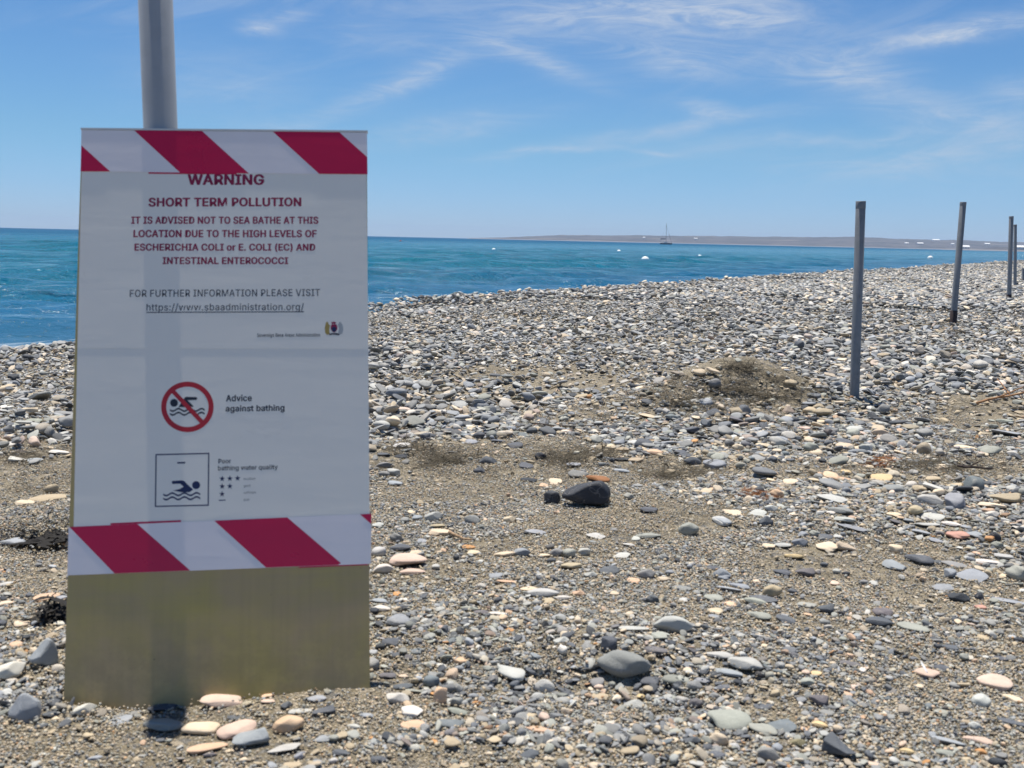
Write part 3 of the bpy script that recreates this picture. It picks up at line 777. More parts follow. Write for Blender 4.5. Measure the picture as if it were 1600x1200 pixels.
# small coat of arms: shield, crown, a gold and a pale supporter
cr_ = P([(517, 509), (518.5, 506.5), (525, 506.5), (527, 509), (527.3, 514), (525, 518), (522, 520), (519, 518), (516.6, 514)], ZP)
o = flat2('shield', cr_, M_INKR, p1, 'shield of the small coat of arms')
flat2('shield', P([(518, 512.5), (522, 510), (526, 513), (524.5, 517.5), (521.8, 519), (518.8, 517)], ZP + .00002), M_INKB, p1)
flat2('crown', P([(518, 506), (517.8, 502.8), (520, 503.6), (521.6, 501.8), (523.2, 503.6), (525, 502.8), (524.8, 506)], ZP), M_INKR, p1)
flat2('supporter', P([(509, 505), (510.5, 502.5), (512.5, 503.5), (514, 507.5), (516, 508), (515, 511), (514.5, 517), (515.5, 522.5), (511, 523.5), (508, 520), (507.5, 512)], ZP), M_GOLD, p1, 'gold animal on the left of the arms')
flat2('supporter', P([(530.5, 502.5), (533, 504), (535.5, 509), (536.5, 515), (535, 521), (531, 523), (528.8, 520), (529.5, 513), (528, 508)], ZP), M_PALE, p1, 'pale animal on the right of the arms')
flat2('scroll', P([(514, 521.5), (519, 520.5), (526, 520.5), (531, 521.5), (530, 524), (520, 523), (515, 524)], ZP), M_INKK, p1)
# tapes ---------------------------------------------------------------
ZT = 0.0011
def tape(pts, z, label, stripes):
    tp = sheet('tape', [uv(*p) for p in pts], z, 31, sign, M_TAPEW, 0.0002); tp['label'] = label
    for s in stripes:
        n = len(s); vs = [(*uv(*p), z + 0.00024) for p in s]
        bm = bmesh.new(); f = bm.faces.new([bm.verts.new(q) for q in vs]); f.normal_update()
        if f.normal.z < 0: f.normal_flip()
        link('red_stripe', bm_mesh(bm, 'red_stripe'), M_TAPER, tp)
    return tp
tape([(127.5, 203.5), (573.5, 207.5), (574.5, 273.0), (126.2, 268.2)], ZT, 'upper red and white barrier tape',
     [[(127.4, 227.5), (172.5, 268.4), (126.2, 268.2)], [(210, 204.1), (316, 205.2), (389, 271.4), (282, 270.4)],
      [(426.5, 206.1), (530.5, 207.1), (573.9, 246), (574.4, 272.8), (499, 272.2)]])
tape([(107.4, 823.4), (580.5, 802.6), (579.4, 881.0), (105.6, 899.0)], ZT, 'lower red and white barrier tape',
     [[(109, 823.4), (215, 818.8), (297.5, 891.4), (179.5, 896.0)], [(335, 813.6), (449, 808.5), (533, 880.0), (528, 882.6), (416, 886.8)], [(562.6, 803.6), (580.4, 802.8), (580.2, 819)]])
# offset edge of the doubled tape layer
def strip(pts, mat):
    bm = bmesh.new(); f = bm.faces.new([bm.verts.new((*uv(*p), ZT - 0.0002)) for p in pts]); f.normal_update()
    if f.normal.z < 0: f.normal_flip()
    o = link('tape_edge', bm_mesh(bm, 'tape_edge'), mat, sign); return o
strip([(173, 817.4), (283, 812.8), (284, 822), (173, 826)], M_TAPER); strip([(467, 876), (574, 872), (575, 882.9), (467, 887.4)], M_TAPER)
strip([(232, 265), (370, 267), (370, 273), (232, 271.8)], M_TAPER)

# ------------------------------------------------------------------ pole behind the sign, row of bare posts
def galv(name, a, bcol, rough=0.55, metal=0.25, rust=0.7):
    m, t, b = new_mat(name); tcn = t.new('ShaderNodeTexCoord'); v = tcn.outputs['Object']; x, y, z = t.xyz(v)
    n = t.noise(t.comb(t.m('MULTIPLY', x, 14.0), t.m('MULTIPLY', y, 14.0), t.m('MULTIPLY', z, 1.8)), 1.0, 5, 0.6)
    vo = t.new('ShaderNodeTexVoronoi'); vo.inputs['Scale'].default_value = 55; t.link(v, vo.inputs['Vector']); q, _, _ = t.xyz(vo.outputs['Color'])
    c = t.mix(t.ss(n, 0.35, 0.65), a, bcol); c = t.mix(t.m('MULTIPLY', q, 0.25), c, (0.30, 0.31, 0.32))
    n5 = t.noise(t.comb(t.m('MULTIPLY', x, 30.0), t.m('MULTIPLY', y, 30.0), t.m('MULTIPLY', z, 5.0)), 1.0, 5, 0.7)
    c = t.mix(t.m('MULTIPLY', t.ss(n5, 0.60, 0.70), rust), c, (0.13, 0.075, 0.045))
    t.link(c, b.inputs['Base Color']); b.inputs['Roughness'].default_value = rough; b.inputs['Metallic'].default_value = metal
    return m
M_GALV = galv('galvanised_pole', (0.36, 0.375, 0.385), (0.44, 0.45, 0.455), 0.6, 0.15, 0.12)
M_POST = galv('weathered_post', (0.17, 0.18, 0.19), (0.24, 0.25, 0.255), 0.6, 0.15)
M_SLEEVE = simple_mat('rusty_sleeve', (0.045, 0.030, 0.028), 0.8, var=0.3, scale=40, bump=0.3)
def tube(bm, p0, p1, r, seg=28, cap=True):
    d = p1 - p0; M = Matrix.Translation((p0 + p1) / 2) @ d.to_track_quat('Z', 'Y').to_matrix().to_4x4()
    r_ = bmesh.ops.create_cone(bm, cap_ends=cap, segments=seg, radius1=r, radius2=r, depth=d.length, matrix=M)
    return r_
def hollow_tube(name, H, r, th, mat, parent, z0=0.0, seg=32):
    bm = bmesh.new(); rings = []
    for (rr, z) in ((r, z0), (r, H - 0.001), (r - 0.001, H), (r - th, H), (r - th, H - 0.25)):
        rings.append([bm.verts.new((rr * math.cos(6.28318 * i / seg), rr * math.sin(6.28318 * i / seg), z)) for i in range(seg)])
    for a, c in zip(rings, rings[1:]):
        for i in range(seg): bm.faces.new([a[i], a[(i + 1) % seg], c[(i + 1) % seg], c[i]])
    bm.faces.new(rings[-1])
    o = link(name, bm_mesh(bm, name), mat, parent)
    for p in o.data.polygons: p.use_smooth = abs(p.normal.z) < 0.5
    return o
def post(base, top, r, label, sleeve=0.0, mat=M_POST, group='bare posts along the beach', name='post', capm=True):
    d = (top - base); H = d.length; e = empty(name, mat=Matrix.Translation(base) @ d.to_track_quat('Z', 'Y').to_matrix().to_4x4())
    tag(e, label, 'post', group)
    hollow_tube('tube', H, r, 0.004, mat, e, -0.25)
    if sleeve: 
        hollow_tube('base_sleeve', sleeve, r * 1.16, r * 0.15, M_SLEEVE, e, -0.2)
    if capm: hollow_tube('collar', H + 0.002, r * 1.03, r * 0.05, M_POST, e, H - 0.03)
    return e
def post_px(b, tp, wpx, label, sleeve_px=0):
    g, dep = ground_hit(*b); d = W2C @ cam_ray(*tp); k = g.y / d.y; top = CAM_LOC + d * k
    top.z = CAM_H + d.z * k
    post(g, top, wpx / 2 * dep / F, label, sleeve_px * dep / F)
    return g
post_px((1335, 619), (1345, 315), 14.6, 'nearest bare grey post standing on the shingle, right of the seaweed heap')
post_px((1489, 505), (1505, 316), 9.4, 'leaning bare grey post with a dark foot, second along the row', 20)
post_px((1576.5, 471), (1580.2, 338), 6.6, 'taller of the two paired posts at the right edge, dark foot', 11)
post_px((1586, 452), (1586.3, 351), 4.8, 'shorter thinner post just behind the tall paired post', 6)
post_px((1598.5, 443), (1598.8, 419), 4.2, 'short stub of a post at the very right edge')
# pole that carries the sign
TOPB = TLw + HX * 0.125 - NRM * 0.036
d1 = W2C @ cam_ray(251, 203); k1 = (TOPB.y + 0.0) / d1.y; q1 = CAM_LOC + d1 * k1
d2 = W2C @ cam_ray(243, 0); k2 = q1.y / d2.y; q2 = CAM_LOC + d2 * k2
dirp = (q2 - q1).normalized(); gz_ = float(zg(q1.x, q1.y))
pb = q1 + dirp * ((gz_ - q1.z) / dirp.z); pt_ = q1 + dirp * ((1.42 - q1.z) / dirp.z)
post(pb, pt_, 0.0262, 'smooth grey round pole the warning board leans on', 0, M_GALV, group=None, name='pole', capm=False)
# cable tie loops that hold the board to the pole
M_TIE = simple_mat('wire', (0.25, 0.25, 0.25), 0.4, 0.7)

# ------------------------------------------------------------------ sailing boat and buoys
M_HULL = simple_mat('boat_hull', (0.10, 0.12, 0.15), 0.4, var=0.1, scale=1); M_DECK = simple_mat('boat_deck', (0.62, 0.62, 0.60), 0.5, var=0.05, scale=1)
M_MAST = simple_mat('mast_metal', (0.10, 0.11, 0.13), 0.4, 0.3, scale=1); M_SAILC = simple_mat('sail_cover', (0.03, 0.05, 0.10), 0.8, scale=2); M_RIG = simple_mat('rigging', (0.12, 0.13, 0.15), 0.5, scale=2)
def sea_point(px, py):
    d = W2C @ cam_ray(px, py); t = (SEA_Z - CAM_H) / d.z; return Vector((d.x * t, d.y * t, SEA_Z)), t
BD = 700.0
d = W2C @ cam_ray(1040.6, 381); k = BD / d.y; bl = Vector((d.x * k, BD, SEA_Z))
boat = empty('sailing_boat', bl); tag(boat, 'dark-hulled sailing boat at anchor with furled sails and bare mast', 'boat')
def hull_mesh(L, Wd, H, D0):
    bm = bmesh.new(); rows = []
    for i in range(15):
        q = i / 14; x = -L / 2 + L * q; wd = Wd / 2 * (1 - max(0, (q - 0.45) / 0.55) ** 2.2) * (0.82 + 0.18 * min(1, q * 4)); sh = H * (1 + 0.25 * (q - 0.35) ** 2 * 2)
        rk = 0.6 * max(0, q - 0.9) * 10
        pts = [(x, -wd, sh), (x - rk * 0.1, -wd * 0.95, H * 0.4), (x - rk * 0.5, -wd * 0.55, -D0 * 0.6), (x - rk * 0.5, 0, -D0), (x - rk * 0.5, wd * 0.55, -D0 * 0.6), (x - rk * 0.1, wd * 0.95, H * 0.4), (x, wd, sh)]
        rows.append([bm.verts.new(p) for p in pts])
    for a, c in zip(rows, rows[1:]):
        for i in range(6): bm.faces.new([a[i], a[i + 1], c[i + 1], c[i]])
        bm.faces.new([a[6], a[0], c[0], c[6]])
    bm.faces.new(rows[0]); bm.faces.new(rows[-1][::-1]); bmesh.ops.recalc_face_normals(bm, faces=bm.faces); return bm_mesh(bm, 'hull')
LB = 8.2
link('hull', hull_mesh(LB, 2.7, 0.75, 0.35), M_HULL, boat)
bm = bmesh.new(); 
for (x0, x1, wd, z0, z1) in ((-LB * .42, LB * .36, 2.0, 0.80, 0.98), (-LB * .2, LB * .16, 1.5, 0.98, 1.45), (-LB * .12, LB * .06, 1.2, 1.45, 1.62)):
    bm_box(bm, ((x0 + x1) / 2, 0, (z0 + z1) / 2), (x1 - x0, wd, z1 - z0))
link('cabin', bm_mesh(bm, 'cabin'), M_DECK, boat)
bm = bmesh.new(); tube(bm, Vector((0.0, 0, 0.9)), Vector((-0.25, 0, 13.9)), 0.11, 10); link('mast', bm_mesh(bm, 'mast'), M_MAST, boat)
bm = bmesh.new(); tube(bm, Vector((0, 0, 3.5)), Vector((-4.0, 0, 3.35)), 0.08, 8); link('boom', bm_mesh(bm, 'boom'), M_MAST, boat)
bm = bmesh.new(); r_ = bmesh.ops.create_uvsphere(bm, u_segments=14, v_segments=10, radius=1.0); bmesh.ops.transform(bm, matrix=Matrix.Translation((-2.0, 0, 3.68)) @ Matrix.Diagonal((2.1, .22, .26, 1)), verts=r_['verts']); link('furled_sail', bm_mesh(bm, 'furled_sail'), M_SAILC, boat, smooth=True)
bm = bmesh.new(); tube(bm, Vector((-0.22, 0, 12.6)), Vector((LB * .47, 0, 1.0)), 0.035, 6); link('forestay', bm_mesh(bm, 'forestay'), M_RIG, boat)
bm = bmesh.new(); tube(bm, Vector((LB * .20, 0, 7.0)), Vector((LB * .47, 0, 1.1)), 0.06, 6); link('furled_jib', bm_mesh(bm, 'furled_jib'), M_SAILC, boat)
bm = bmesh.new(); tube(bm, Vector((-0.25, 0, 13.8)), Vector((-LB * .49, 0, 1.0)), 0.02, 6); link('backstay', bm_mesh(bm, 'backstay'), M_RIG, boat)
bm = bmesh.new()
for yy in (-1.1, 1.1):
    for i in range(6): tube(bm, Vector((-LB * .45 + i * LB * .17, yy, 0.8)), Vector((-LB * .45 + i * LB * .17, yy, 1.45)), 0.02, 5)
    tube(bm, Vector((-LB * .45, yy, 1.45)), Vector((LB * .4, yy, 1.45)), 0.015, 5)
link('guard_rail', bm_mesh(bm, 'guard_rail'), M_RIG, boat)
M_BUOY = simple_mat('buoy_white', (0.86, 0.85, 0.82), 0.35, var=0.05, scale=5); M_BUOYD = simple_mat('buoy_algae', (0.07, 0.085, 0.06), 0.7, var=0.3, scale=20); M_BUOYR = simple_mat('buoy_red', (0.60, 0.08, 0.04), 0.4)
def buoy(px, py, wpx, label, mat=M_BUOY):
    p, dep = sea_point(px, py); r = wpx / 2 * dep / F
    e = empty('buoy', p); tag(e, label, 'buoy', 'mooring buoys on the water')
    bm = bmesh.new(); q = bmesh.ops.create_uvsphere(bm, u_segments=20, v_segments=14, radius=r); bmesh.ops.transform(bm, matrix=Matrix.Translation((0, 0, r * .35)) @ Matrix.Diagonal((1, 1, .92, 1)), verts=q['verts'])
    link('float', bm_mesh(bm, 'float'), mat, e, smooth=True)
    bm = bmesh.new(); bmesh.ops.create_cone(bm, cap_ends=False, segments=20, radius1=r * .99, radius2=r * 1.015, depth=r * .22, matrix=Matrix.Translation((0, 0, r * .06))); link('waterline_band', bm_mesh(bm, 'waterline_band'), M_BUOYD, e, smooth=True)
    bm = bmesh.new(); tube(bm, Vector((0, 0, r * 1.2)), Vector((0, 0, r * 1.42)), r * .12, 8); link('mooring_eye', bm_mesh(bm, 'mooring_eye'), M_BUOYD, e)
    return e
buoy(771.5, 391.5, 6, 'small white mooring buoy farthest left of those right of the sign')
buoy(967, 394, 6, 'small white mooring buoy left of the sailing boat')
buoy(1008, 408.5, 12.5, 'largest white round mooring buoy, in front of the sailing boat')
buoy(1093, 403.5, 8.5, 'white mooring buoy right of the sailing boat, nearer than it')
buoy(1453.5, 405, 8.5, 'white mooring buoy between the two nearest bare posts')
buoy(626, 377.2, 3.0, 'tiny red marker buoy near the horizon beside the sign', M_BUOYR)
buoy(1.5, 452, 8, 'small white float at the left edge of the picture')

# ------------------------------------------------------------------ single stones, read off the photograph
# tile: cx cy w h colour shape yaw [| short name | full label]
TILES = {'A': (570, 640, .2333), 'B': (840, 640, .2333), 'C': (1110, 640, .2334), 'D': (1340, 640, .2334), 'E': (570, 910, .2417), 'F': (840, 910, .2417),
         'G': (1110, 910, .2418), 'H': (1340, 910, .2416), 'L': (0, 1040, .1875), 'M': (280, 1040, .2), 'N': (0, 800, .2166), 'O': (0, 520, .25)}
STONES = '''
A 290 1010 240 120 pink tri -14|pale pink triangular stone|large pale pink triangular stone right of the sign, above the lower tape level
A 320 1085 160 52 pink oval 0
A 120 1075 130 65 white lump 0
A 95 960 95 85 light round 0|round light stone by the sign edge|round light grey stone touching the right edge of the sign at its lower tape
A 240 925 130 60 slate oval -15
A 500 818 150 60 cream slab 0|cream oblong slab|flat cream oblong slab in front of a twin-humped grey stone
A 492 776 105 34 tan oval 8
A 470 727 135 66 light lump 0|twin-humped grey stone|light blue-grey twin-humped stone behind the flat cream slab
A 312 682 55 50 cream oval -40
A 268 745 58 50 grey round 0
A 345 722 75 45 blue oval 0
A 85 772 80 52 light oval 0
A 722 745 100 60 grey block -8
A 975 740 90 58 cream lump 0
A 1040 735 60 45 light oval 20
A 845 115 100 56 grey oval 0|grey stone topping a dark one|smooth grey oval stone lying on top of a dark flat one
A 860 160 120 34 slate oval 0
A 765 180 75 48 slate round 0
A 710 218 85 40 blue oval 15
A 400 188 85 48 slate block 0
A 820 347 125 56 slate cone 0|dark peaked stone|dark slate peaked stone alone on the sand midway to the shingle
A 768 412 80 44 slate cone 0
A 1178 322 80 56 black round 0|black round stone on the sand|near-black round stone on the sand behind the dark boulder
A 1100 472 110 46 black oval 0
A 1078 376 100 34 slate oval 0
A 1120 150 72 50 slate round 0
A 1195 507 65 32 peach oval 0
A 1010 240 100 50 slate oval 20
A 890 212 100 30 slate oval 12
A 250 238 115 40 light oval 0
A 130 300 90 34 slate oval 0
A 250 315 100 34 black oval -15
A 125 380 110 42 grey lump 0
A 130 440 70 44 grey round 0
A 940 967 150 58 cream long 14|long cream stone|long cream stone with a bluish one resting on its right end
A 1045 962 115 74 blue lump 10
A 1140 820 140 42 blue slab 0
A 725 957 90 38 cream oval 0
A 690 920 95 26 orange oval 0
A 878 1112 92 44 blue oval 0
A 210 865 85 60 grey round 0
A 380 882 72 34 blue oval 0
A 475 1052 52 58 light round 0
A 950 1150 130 28 peach long 0
A 200 490 100 44 blue slab 0
A 330 955 95 55 cream slab 15
B 328 592 310 185 black tear 6|dark boulder|large dark wedge-shaped boulder standing alone on the sand
B 92 604 110 92 black slab 30|dark tilted slab|dark slab tilted up just left of the large dark boulder
B 745 668 112 60 slate oval -10|dark humped stone|dark slate humped stone on the sand right of the dark boulder
B 610 582 66 66 green round 0
B 410 466 165 66 rust long -16|rust-brown long stone|rust-brown elongated stone behind the large dark boulder
B 120 482 86 52 cream oval 0
B 785 282 100 50 peach oval 0
B 570 266 90 36 tan oval 0
B 492 258 62 50 cream round 0
B 552 226 84 52 blue wedge 0
B 870 224 112 44 blue slab -10
B 1182 370 150 88 blue tri 160|blue-grey angular slab|blue-grey angular slab with a notched edge on the stony strip
B 1040 352 112 54 slate cone 0
B 1025 144 122 50 slate wedge 0
B 885 156 48 34 peach oval -30
B 1025 198 90 44 blue oval 0
B 470 121 120 30 black long 0
B 730 40 110 34 cream slab 0
B 800 50 60 34 light oval 0
B 746 73 50 26 salmon oval 15
B 560 331 110 26 black long 4
B 660 336 110 46 tan long 30
B 560 412 120 40 blue long 22
B 960 284 82 30 slate oval 0
B 985 305 110 26 slate oval 0
B 245 368 95 40 blue oval 0
B 1125 548 82 34 cream oval -20
B 738 845 160 54 green oval 0|smooth grey-green oval|smooth grey-green oval stone on the sand below the dark boulder's right
B 1008 812 128 90 green round 0|grey-green dome with sand on it|grey-green domed stone with a smear of sand on top
B 510 813 48 42 grey round 0
B 655 864 60 38 light oval 0
B 618 905 84 34 light oval 0
B 390 845 120 46 light slab -15
B 1235 747 125 66 light slab 0
B 125 966 88 56 grey round 0
B 212 966 86 74 green round 0
B 230 1042 142 66 tan long 15|tan oval stone|tan elongated stone leaning up beside two grey round ones
B 475 1077 130 66 slate oval -5|slate oval stone|dark slate smooth oval stone, lone on gravel right of a tan one
B 92 1018 62 38 slate round 0
B 140 1030 60 40 white lump 20
B 320 960 90 50 light block 0
B 560 977 110 44 light slab 0
B 845 1002 74 54 grey round 0
B 840 1126 86 74 cream long -45|cream slanting stone|cream elongated stone slanting down to the right
B 642 1146 86 44 peach oval 0
B 735 1112 130 62 grey lump 0
B 1235 1110 110 68 blue oval 0
B 355 1112 90 50 light lump 0
B 885 1095 52 46 blue round 0
B 40 975 80 34 cream oval 0
B 1170 1060 100 30 slate oval 0
C 185 260 76 48 cream round 0
C 355 239 96 50 cream oval 10
C 535 482 96 60 cream oval 0|bright cream round stone|brightest cream round stone on the sand right of the rusty seaweed
C 446 570 86 64 peach round 0
C 405 471 70 32 cream oval 0
C 698 471 80 36 cream oval 0
C 676 260 98 64 green round 0|grey-green hump on shingle|rounded grey-green stone on the stony strip behind the sand
C 414 333 60 62 slate round 0|small dark ball-like stone|dark slate ball-like stone at the front of the stony strip
C 185 150 80 42 green oval 0
C 630 126 92 40 pink slab 0
C 614 57 80 42 slate oval 0
C 890 207 100 40 slate oval 0
C 895 242 104 46 cream oval 0
C 1010 252 110 34 cream oval -8
C 955 125 112 46 light slab 0
C 910 413 70 34 yellow oval 0
C 900 468 112 30 peach long 0
C 815 598 185 76 light slab -8|pale bluish slab|broad pale bluish slab with a cream face lying on stony ground
C 872 676 152 74 grey oval -20|grey oval on the stones|mid-grey oval stone beside a small white one
C 808 687 54 38 white oval -10|small white oval stone|small white oval stone against a larger grey oval one
C 370 764 96 78 slate lump 35|dark leaning stone|dark slate stone leaning up at the left of the stony patch
C 85 745 130 70 blue slab 0
C 150 692 135 40 cream tri 180
C 315 688 110 50 light slab 0
C 410 668 92 52 light lump 0
C 893 738 142 58 light slab 0
C 950 790 190 48 blue slab -6
C 695 835 64 50 green round 0|small greenish ball stone|small greenish round stone among dark ones in the stony patch
C 617 835 74 66 blue lump 30
C 770 852 92 46 slate oval -15
C 850 845 60 48 light oval 20
C 772 916 138 66 cream oval 0|flat cream oval|flat cream oval stone, left one of a cream pair
C 905 928 134 56 cream wedge 190|cream wedge|cream wedge-shaped stone, right one of a cream pair
C 605 898 112 54 blue lump 0
C 385 905 90 56 cream slab 0
C 480 908 110 44 light oval 0
C 560 982 128 52 yellow oval 8|yellowish cream oval|yellowish cream oval stone at the front edge of the stony patch
C 480 1086 122 54 slate oval 0
C 632 1098 130 60 purple wedge 15|purplish wedge|purplish grey wedge-shaped stone on the sand
C 75 1110 112 74 blue cone 0
C 843 1085 50 40 light round 0
C 908 1105 50 34 black round 0
C 760 1042 50 36 slate round 0
C 305 1150 58 58 cream lump 0
C 828 1160 60 40 pink oval 0
C 425 1152 76 44 grey oval 0
C 200 1180 140 40 blue long -15
C 290 515 90 34 slate long 15
C 500 606 100 22 slate long 0
C 748 350 50 40 black round 0
C 810 322 110 30 slate long 12
C 465 640 60 30 light slab 0
D 385 678 92 78 tan round 0|brownish round stone|brownish grey rounded stone standing up in the stony patch
D 485 616 160 66 light block 0|flat-topped pale stone|flat-topped light grey stone with a dark side
D 635 624 142 108 blue block 0|blue-grey block|big blue-grey block stone with a dark shaded side, top of the stony patch
D 895 641 178 60 cream slab 0|flat cream slab|flat cream slab lying on the sand near the right edge
D 985 600 212 66 tan wedge -16|tan slanting slab|thick tan slab slanting down to the right, behind the flat cream slab
D 908 706 95 58 white lump 0
D 240 702 95 48 cream oval 0
D 160 460 132 52 yellow oval 0|yellowish flat stone|yellowish cream flat stone by itself on the sand
D 165 528 112 34 green long -10
D 665 838 144 84 salmon oval -28|salmon pink oval|salmon pink smooth oval stone slanting on the stony patch
D 465 771 150 48 light oval 0
D 628 767 122 44 white oval 0
D 775 835 102 48 blue oval 0
D 500 722 150 46 light oval 5
D 915 857 82 62 black cone 0|black pointed stone|near-black pointed stone right of the salmon pink oval
D 150 822 52 50 black cone 0
D 425 820 124 52 blue long -25
D 245 942 110 56 cream block 0
D 420 1000 190 88 slate long -10|long dark slate stone|long dark slate stone with a thick left end, front of the stony patch
D 525 1020 90 34 slate long -14
D 658 1038 172 44 grey long 0
D 240 1032 150 82 blue slab -10
D 760 1108 190 84 blue slab -10|blue-grey slab|blue-grey slab stone at the front of the stony patch
D 610 1095 92 88 blue block 0
D 860 1016 162 44 white slab 6
D 975 1112 60 40 cream oval 0
D 1075 1108 150 115 green round 0|greenish round boulder|big greenish grey round boulder cut off by the right edge
D 975 985 130 56 light tri 170
D 995 165 180 50 blue slab -5|pale blue slab|pale blue flat slab far right on the sandy strip
D 990 82 112 46 green slab 0
D 145 165 112 52 cream lump -10
D 62 156 50 42 blue round 0
D 450 207 120 24 black slab 0
D 720 250 150 34 cream slab 0
D 175 88 66 40 black round 0
D 265 215 112 34 cream slab -10
D 1030 300 82 42 white lump 0
D 572 1185 110 46 blue oval 0
D 110 1162 62 36 light oval 0
D 40 1160 52 40 grey round 0
D 802 962 62 34 peach oval -15
D 935 915 78 50 green round 0
D 345 742 70 36 blue oval 0
D 260 752 90 34 purple oval -15
D 730 785 70 36 blue oval 0
D 1070 720 110 24 slate slab 8
D 525 875 90 40 blue long -30
E 212 250 165 100 blue tri 205|bluish pointed stone|bluish grey pointed slab on the gravel just right of the sign
E 178 388 126 74 slate oval 0|dark smooth oval by the sign|dark grey smooth oval stone below the bluish pointed slab
E 50 525 90 105 grey round 0|grey boulder behind the sign's edge|grey rounded boulder half hidden by the lower right edge of the sign
E 335 443 76 54 teal oval 25
E 278 385 70 40 slate oval -20
E 100 420 60 50 black round 0
E 610 502 116 56 peach slab 0|peach oblong stone|peach-coloured oblong stone on the gravel right of the sign's foot
E 945 588 204 104 light tri 150|fan-shaped pale stone|pale grey-green fan-shaped stone on fine gravel
E 430 650 104 84 teal round 0|teal round stone|teal-grey round stone, egg-like, right of the sign's foot
E 1157 682 138 84 light cone 0|pale low cone|light grey low cone-shaped stone
E 493 757 96 128 peach block 80|upright peach stone|peach-coloured thumb-shaped stone pointing away
E 210 760 150 80 white lump -30|off-white lumpy stone|off-white lumpy stone, upper piece of a long pair
E 310 835 150 90 white long -40
E 315 922 176 64 peach oval 0|peach oval stone|peach-coloured oval stone at the foot of the long off-white lump
E 600 835 130 74 green oval -15|greenish oval stone|greenish grey oval stone beside the upright peach one
E 545 912 176 70 teal oval 0|teal-dark oval stone|dark teal-grey oval stone in front of the greenish oval
E 250 671 126 42 slate oval 0
E 318 702 120 38 green long -10
E 680 170 116 44 green oval 0
E 755 193 96 44 purple oval 12
E 860 205 124 42 white long -22
E 1150 66 196 84 light oval 4|large pale oval|large pale grey-green oval stone on the gravel centre
E 1055 44 110 42 cream oval 0
E 1185 120 76 42 tan oval 12
E 1170 153 86 30 cream oval 14
E 150 602 112 48 purple oval 0
E 255 605 70 32 cream oval 10
E 108 170 112 48 white oval -5
E 62 185 52 50 black round 0
E 430 318 50 38 olive round 0
E 728 785 66 44 orange lump 0|small orange pebble|bright orange small lumpy pebble on dark gravel
E 500 848 66 44 grey oval 0
E 702 745 66 42 blue round 0
E 1135 955 190 50 peach long -20|long peach sliver|long thin peach-coloured sliver of stone
E 1060 1112 120 66 slate oval 12
E 90 1145 100 48 slate oval 0
E 450 1025 46 36 orange oval 0
E 210 76 60 38 orange oval 10
E 100 118 100 34 blue oval 0
E 610 565 60 44 blue round 0
E 840 860 42 32 white oval 0
E 20 862 80 40 blue oval 0
F 560 556 325 155 grey round 0|largest grey boulder|largest grey domed boulder in the gravel of the centre foreground
F 875 286 236 108 light lump 0|pale domed boulder|pale grey domed boulder behind the largest grey one
F 615 300 192 48 light long 5|pale flat long stone|pale flat long stone left of the pale domed boulder
F 450 415 122 96 slate block -25|bluish block|dark slate-blue block behind the largest grey boulder
F 760 442 162 64 purple slab -5
F 385 645 92 62 grey oval 20
F 400 742 112 58 tan oval 4|tan two-tone oval|tan smooth oval stone below the largest grey boulder
F 430 810 104 54 grey long 25
F 635 806 150 72 light cone 0|pale pointed oval|pale grey oval stone with a ridged top
F 725 642 122 70 slate oval 20
F 1135 97 120 64 green oval -20
F 930 42 120 44 grey oval -10
F 745 116 80 54 slate round 0
F 945 114 62 38 light oval 0
F 155 385 102 54 light lump 0
F 395 685 60 34 pink round 0
F 1065 636 100 44 blue oval -10
F 1150 190 90 46 cream tri 160
F 1150 225 90 40 blue oval -10
F 1200 578 100 44 blue oval 0
F 1190 680 104 40 blue slab 6
F 1145 742 70 58 grey round 0
F 1020 785 82 70 purple round 0
F 200 828 52 38 cream oval -15
F 868 1018 82 42 cream oval -15
F 888 965 82 44 green oval 15
F 1000 1030 110 50 slate lump 0
F 785 1116 44 32 red lump 0|small red pebble|only bright red small pebble in the foreground gravel
F 280 1070 80 50 light lump 0
F 395 1182 110 44 cream oval 0
F 665 737 52 34 yellow oval 0
F 495 70 62 36 cream oval 0
F 265 80 84 42 peach lump -15
F 165 98 100 42 white oval 5
F 300 600 44 60 grey oval 80
F 190 710 110 40 slate oval -45
G 225 525 214 140 light oval -30|large pale slanting oval|large pale purplish oval boulder slanting down to the right
G 60 470 190 56 light long 0|pale flat tongue stone|pale flat tongue of stone left of the large slanting oval
G 135 890 256 150 green oval 26|large grey-green oval|large grey-green oval boulder near the bottom, slanting up to the right
G 55 1022 122 92 cream round 0|cream ball-like stone|cream grey ball-like stone in front of the large grey-green oval
G 335 945 182 86 green oval -10
G 470 913 160 100 teal slab -25|pale teal slab|pale teal angular slab right of the large grey-green oval
G 810 1075 226 140 slate wedge 148|dark slanting wedge|big dark slate wedge slanting down to the right at the bottom
G 395 68 120 80 tan round 0|tan-pink stone cap|tan-pink rounded stone propped on a dark slate slab
G 345 104 176 50 slate slab -25|slate slab under tan stone|dark slate slab leaning under the tan-pink stone
G 295 126 150 68 green oval 5
G 320 215 164 72 green long -20|grey-green slanting oval|smooth grey-green oval stone slanting down right below the leaning slab
G 485 235 122 60 slate oval 0
G 755 177 116 80 slate wedge 0|dark wedge on gravel|dark slate wedge-shaped stone with a steep front
G 530 63 60 34 slate round 0
G 135 143 82 40 peach oval 0
G 635 208 64 26 peach oval -10
G 905 526 130 54 purple oval -8|dark purplish oval|dark purplish oval stone on the gravel
G 685 588 66 42 yellow oval 0|round yellowish pebble|small round yellowish pebble right of a pink one
G 508 553 58 46 cream round 0
G 615 587 50 46 pink round 0
G 880 722 72 48 peach oval -20
G 706 918 98 60 yellow oval 0|round tan-yellow pebble|tan-yellow coin-shaped pebble near the dark slanting wedge
G 620 645 96 74 green lump 0
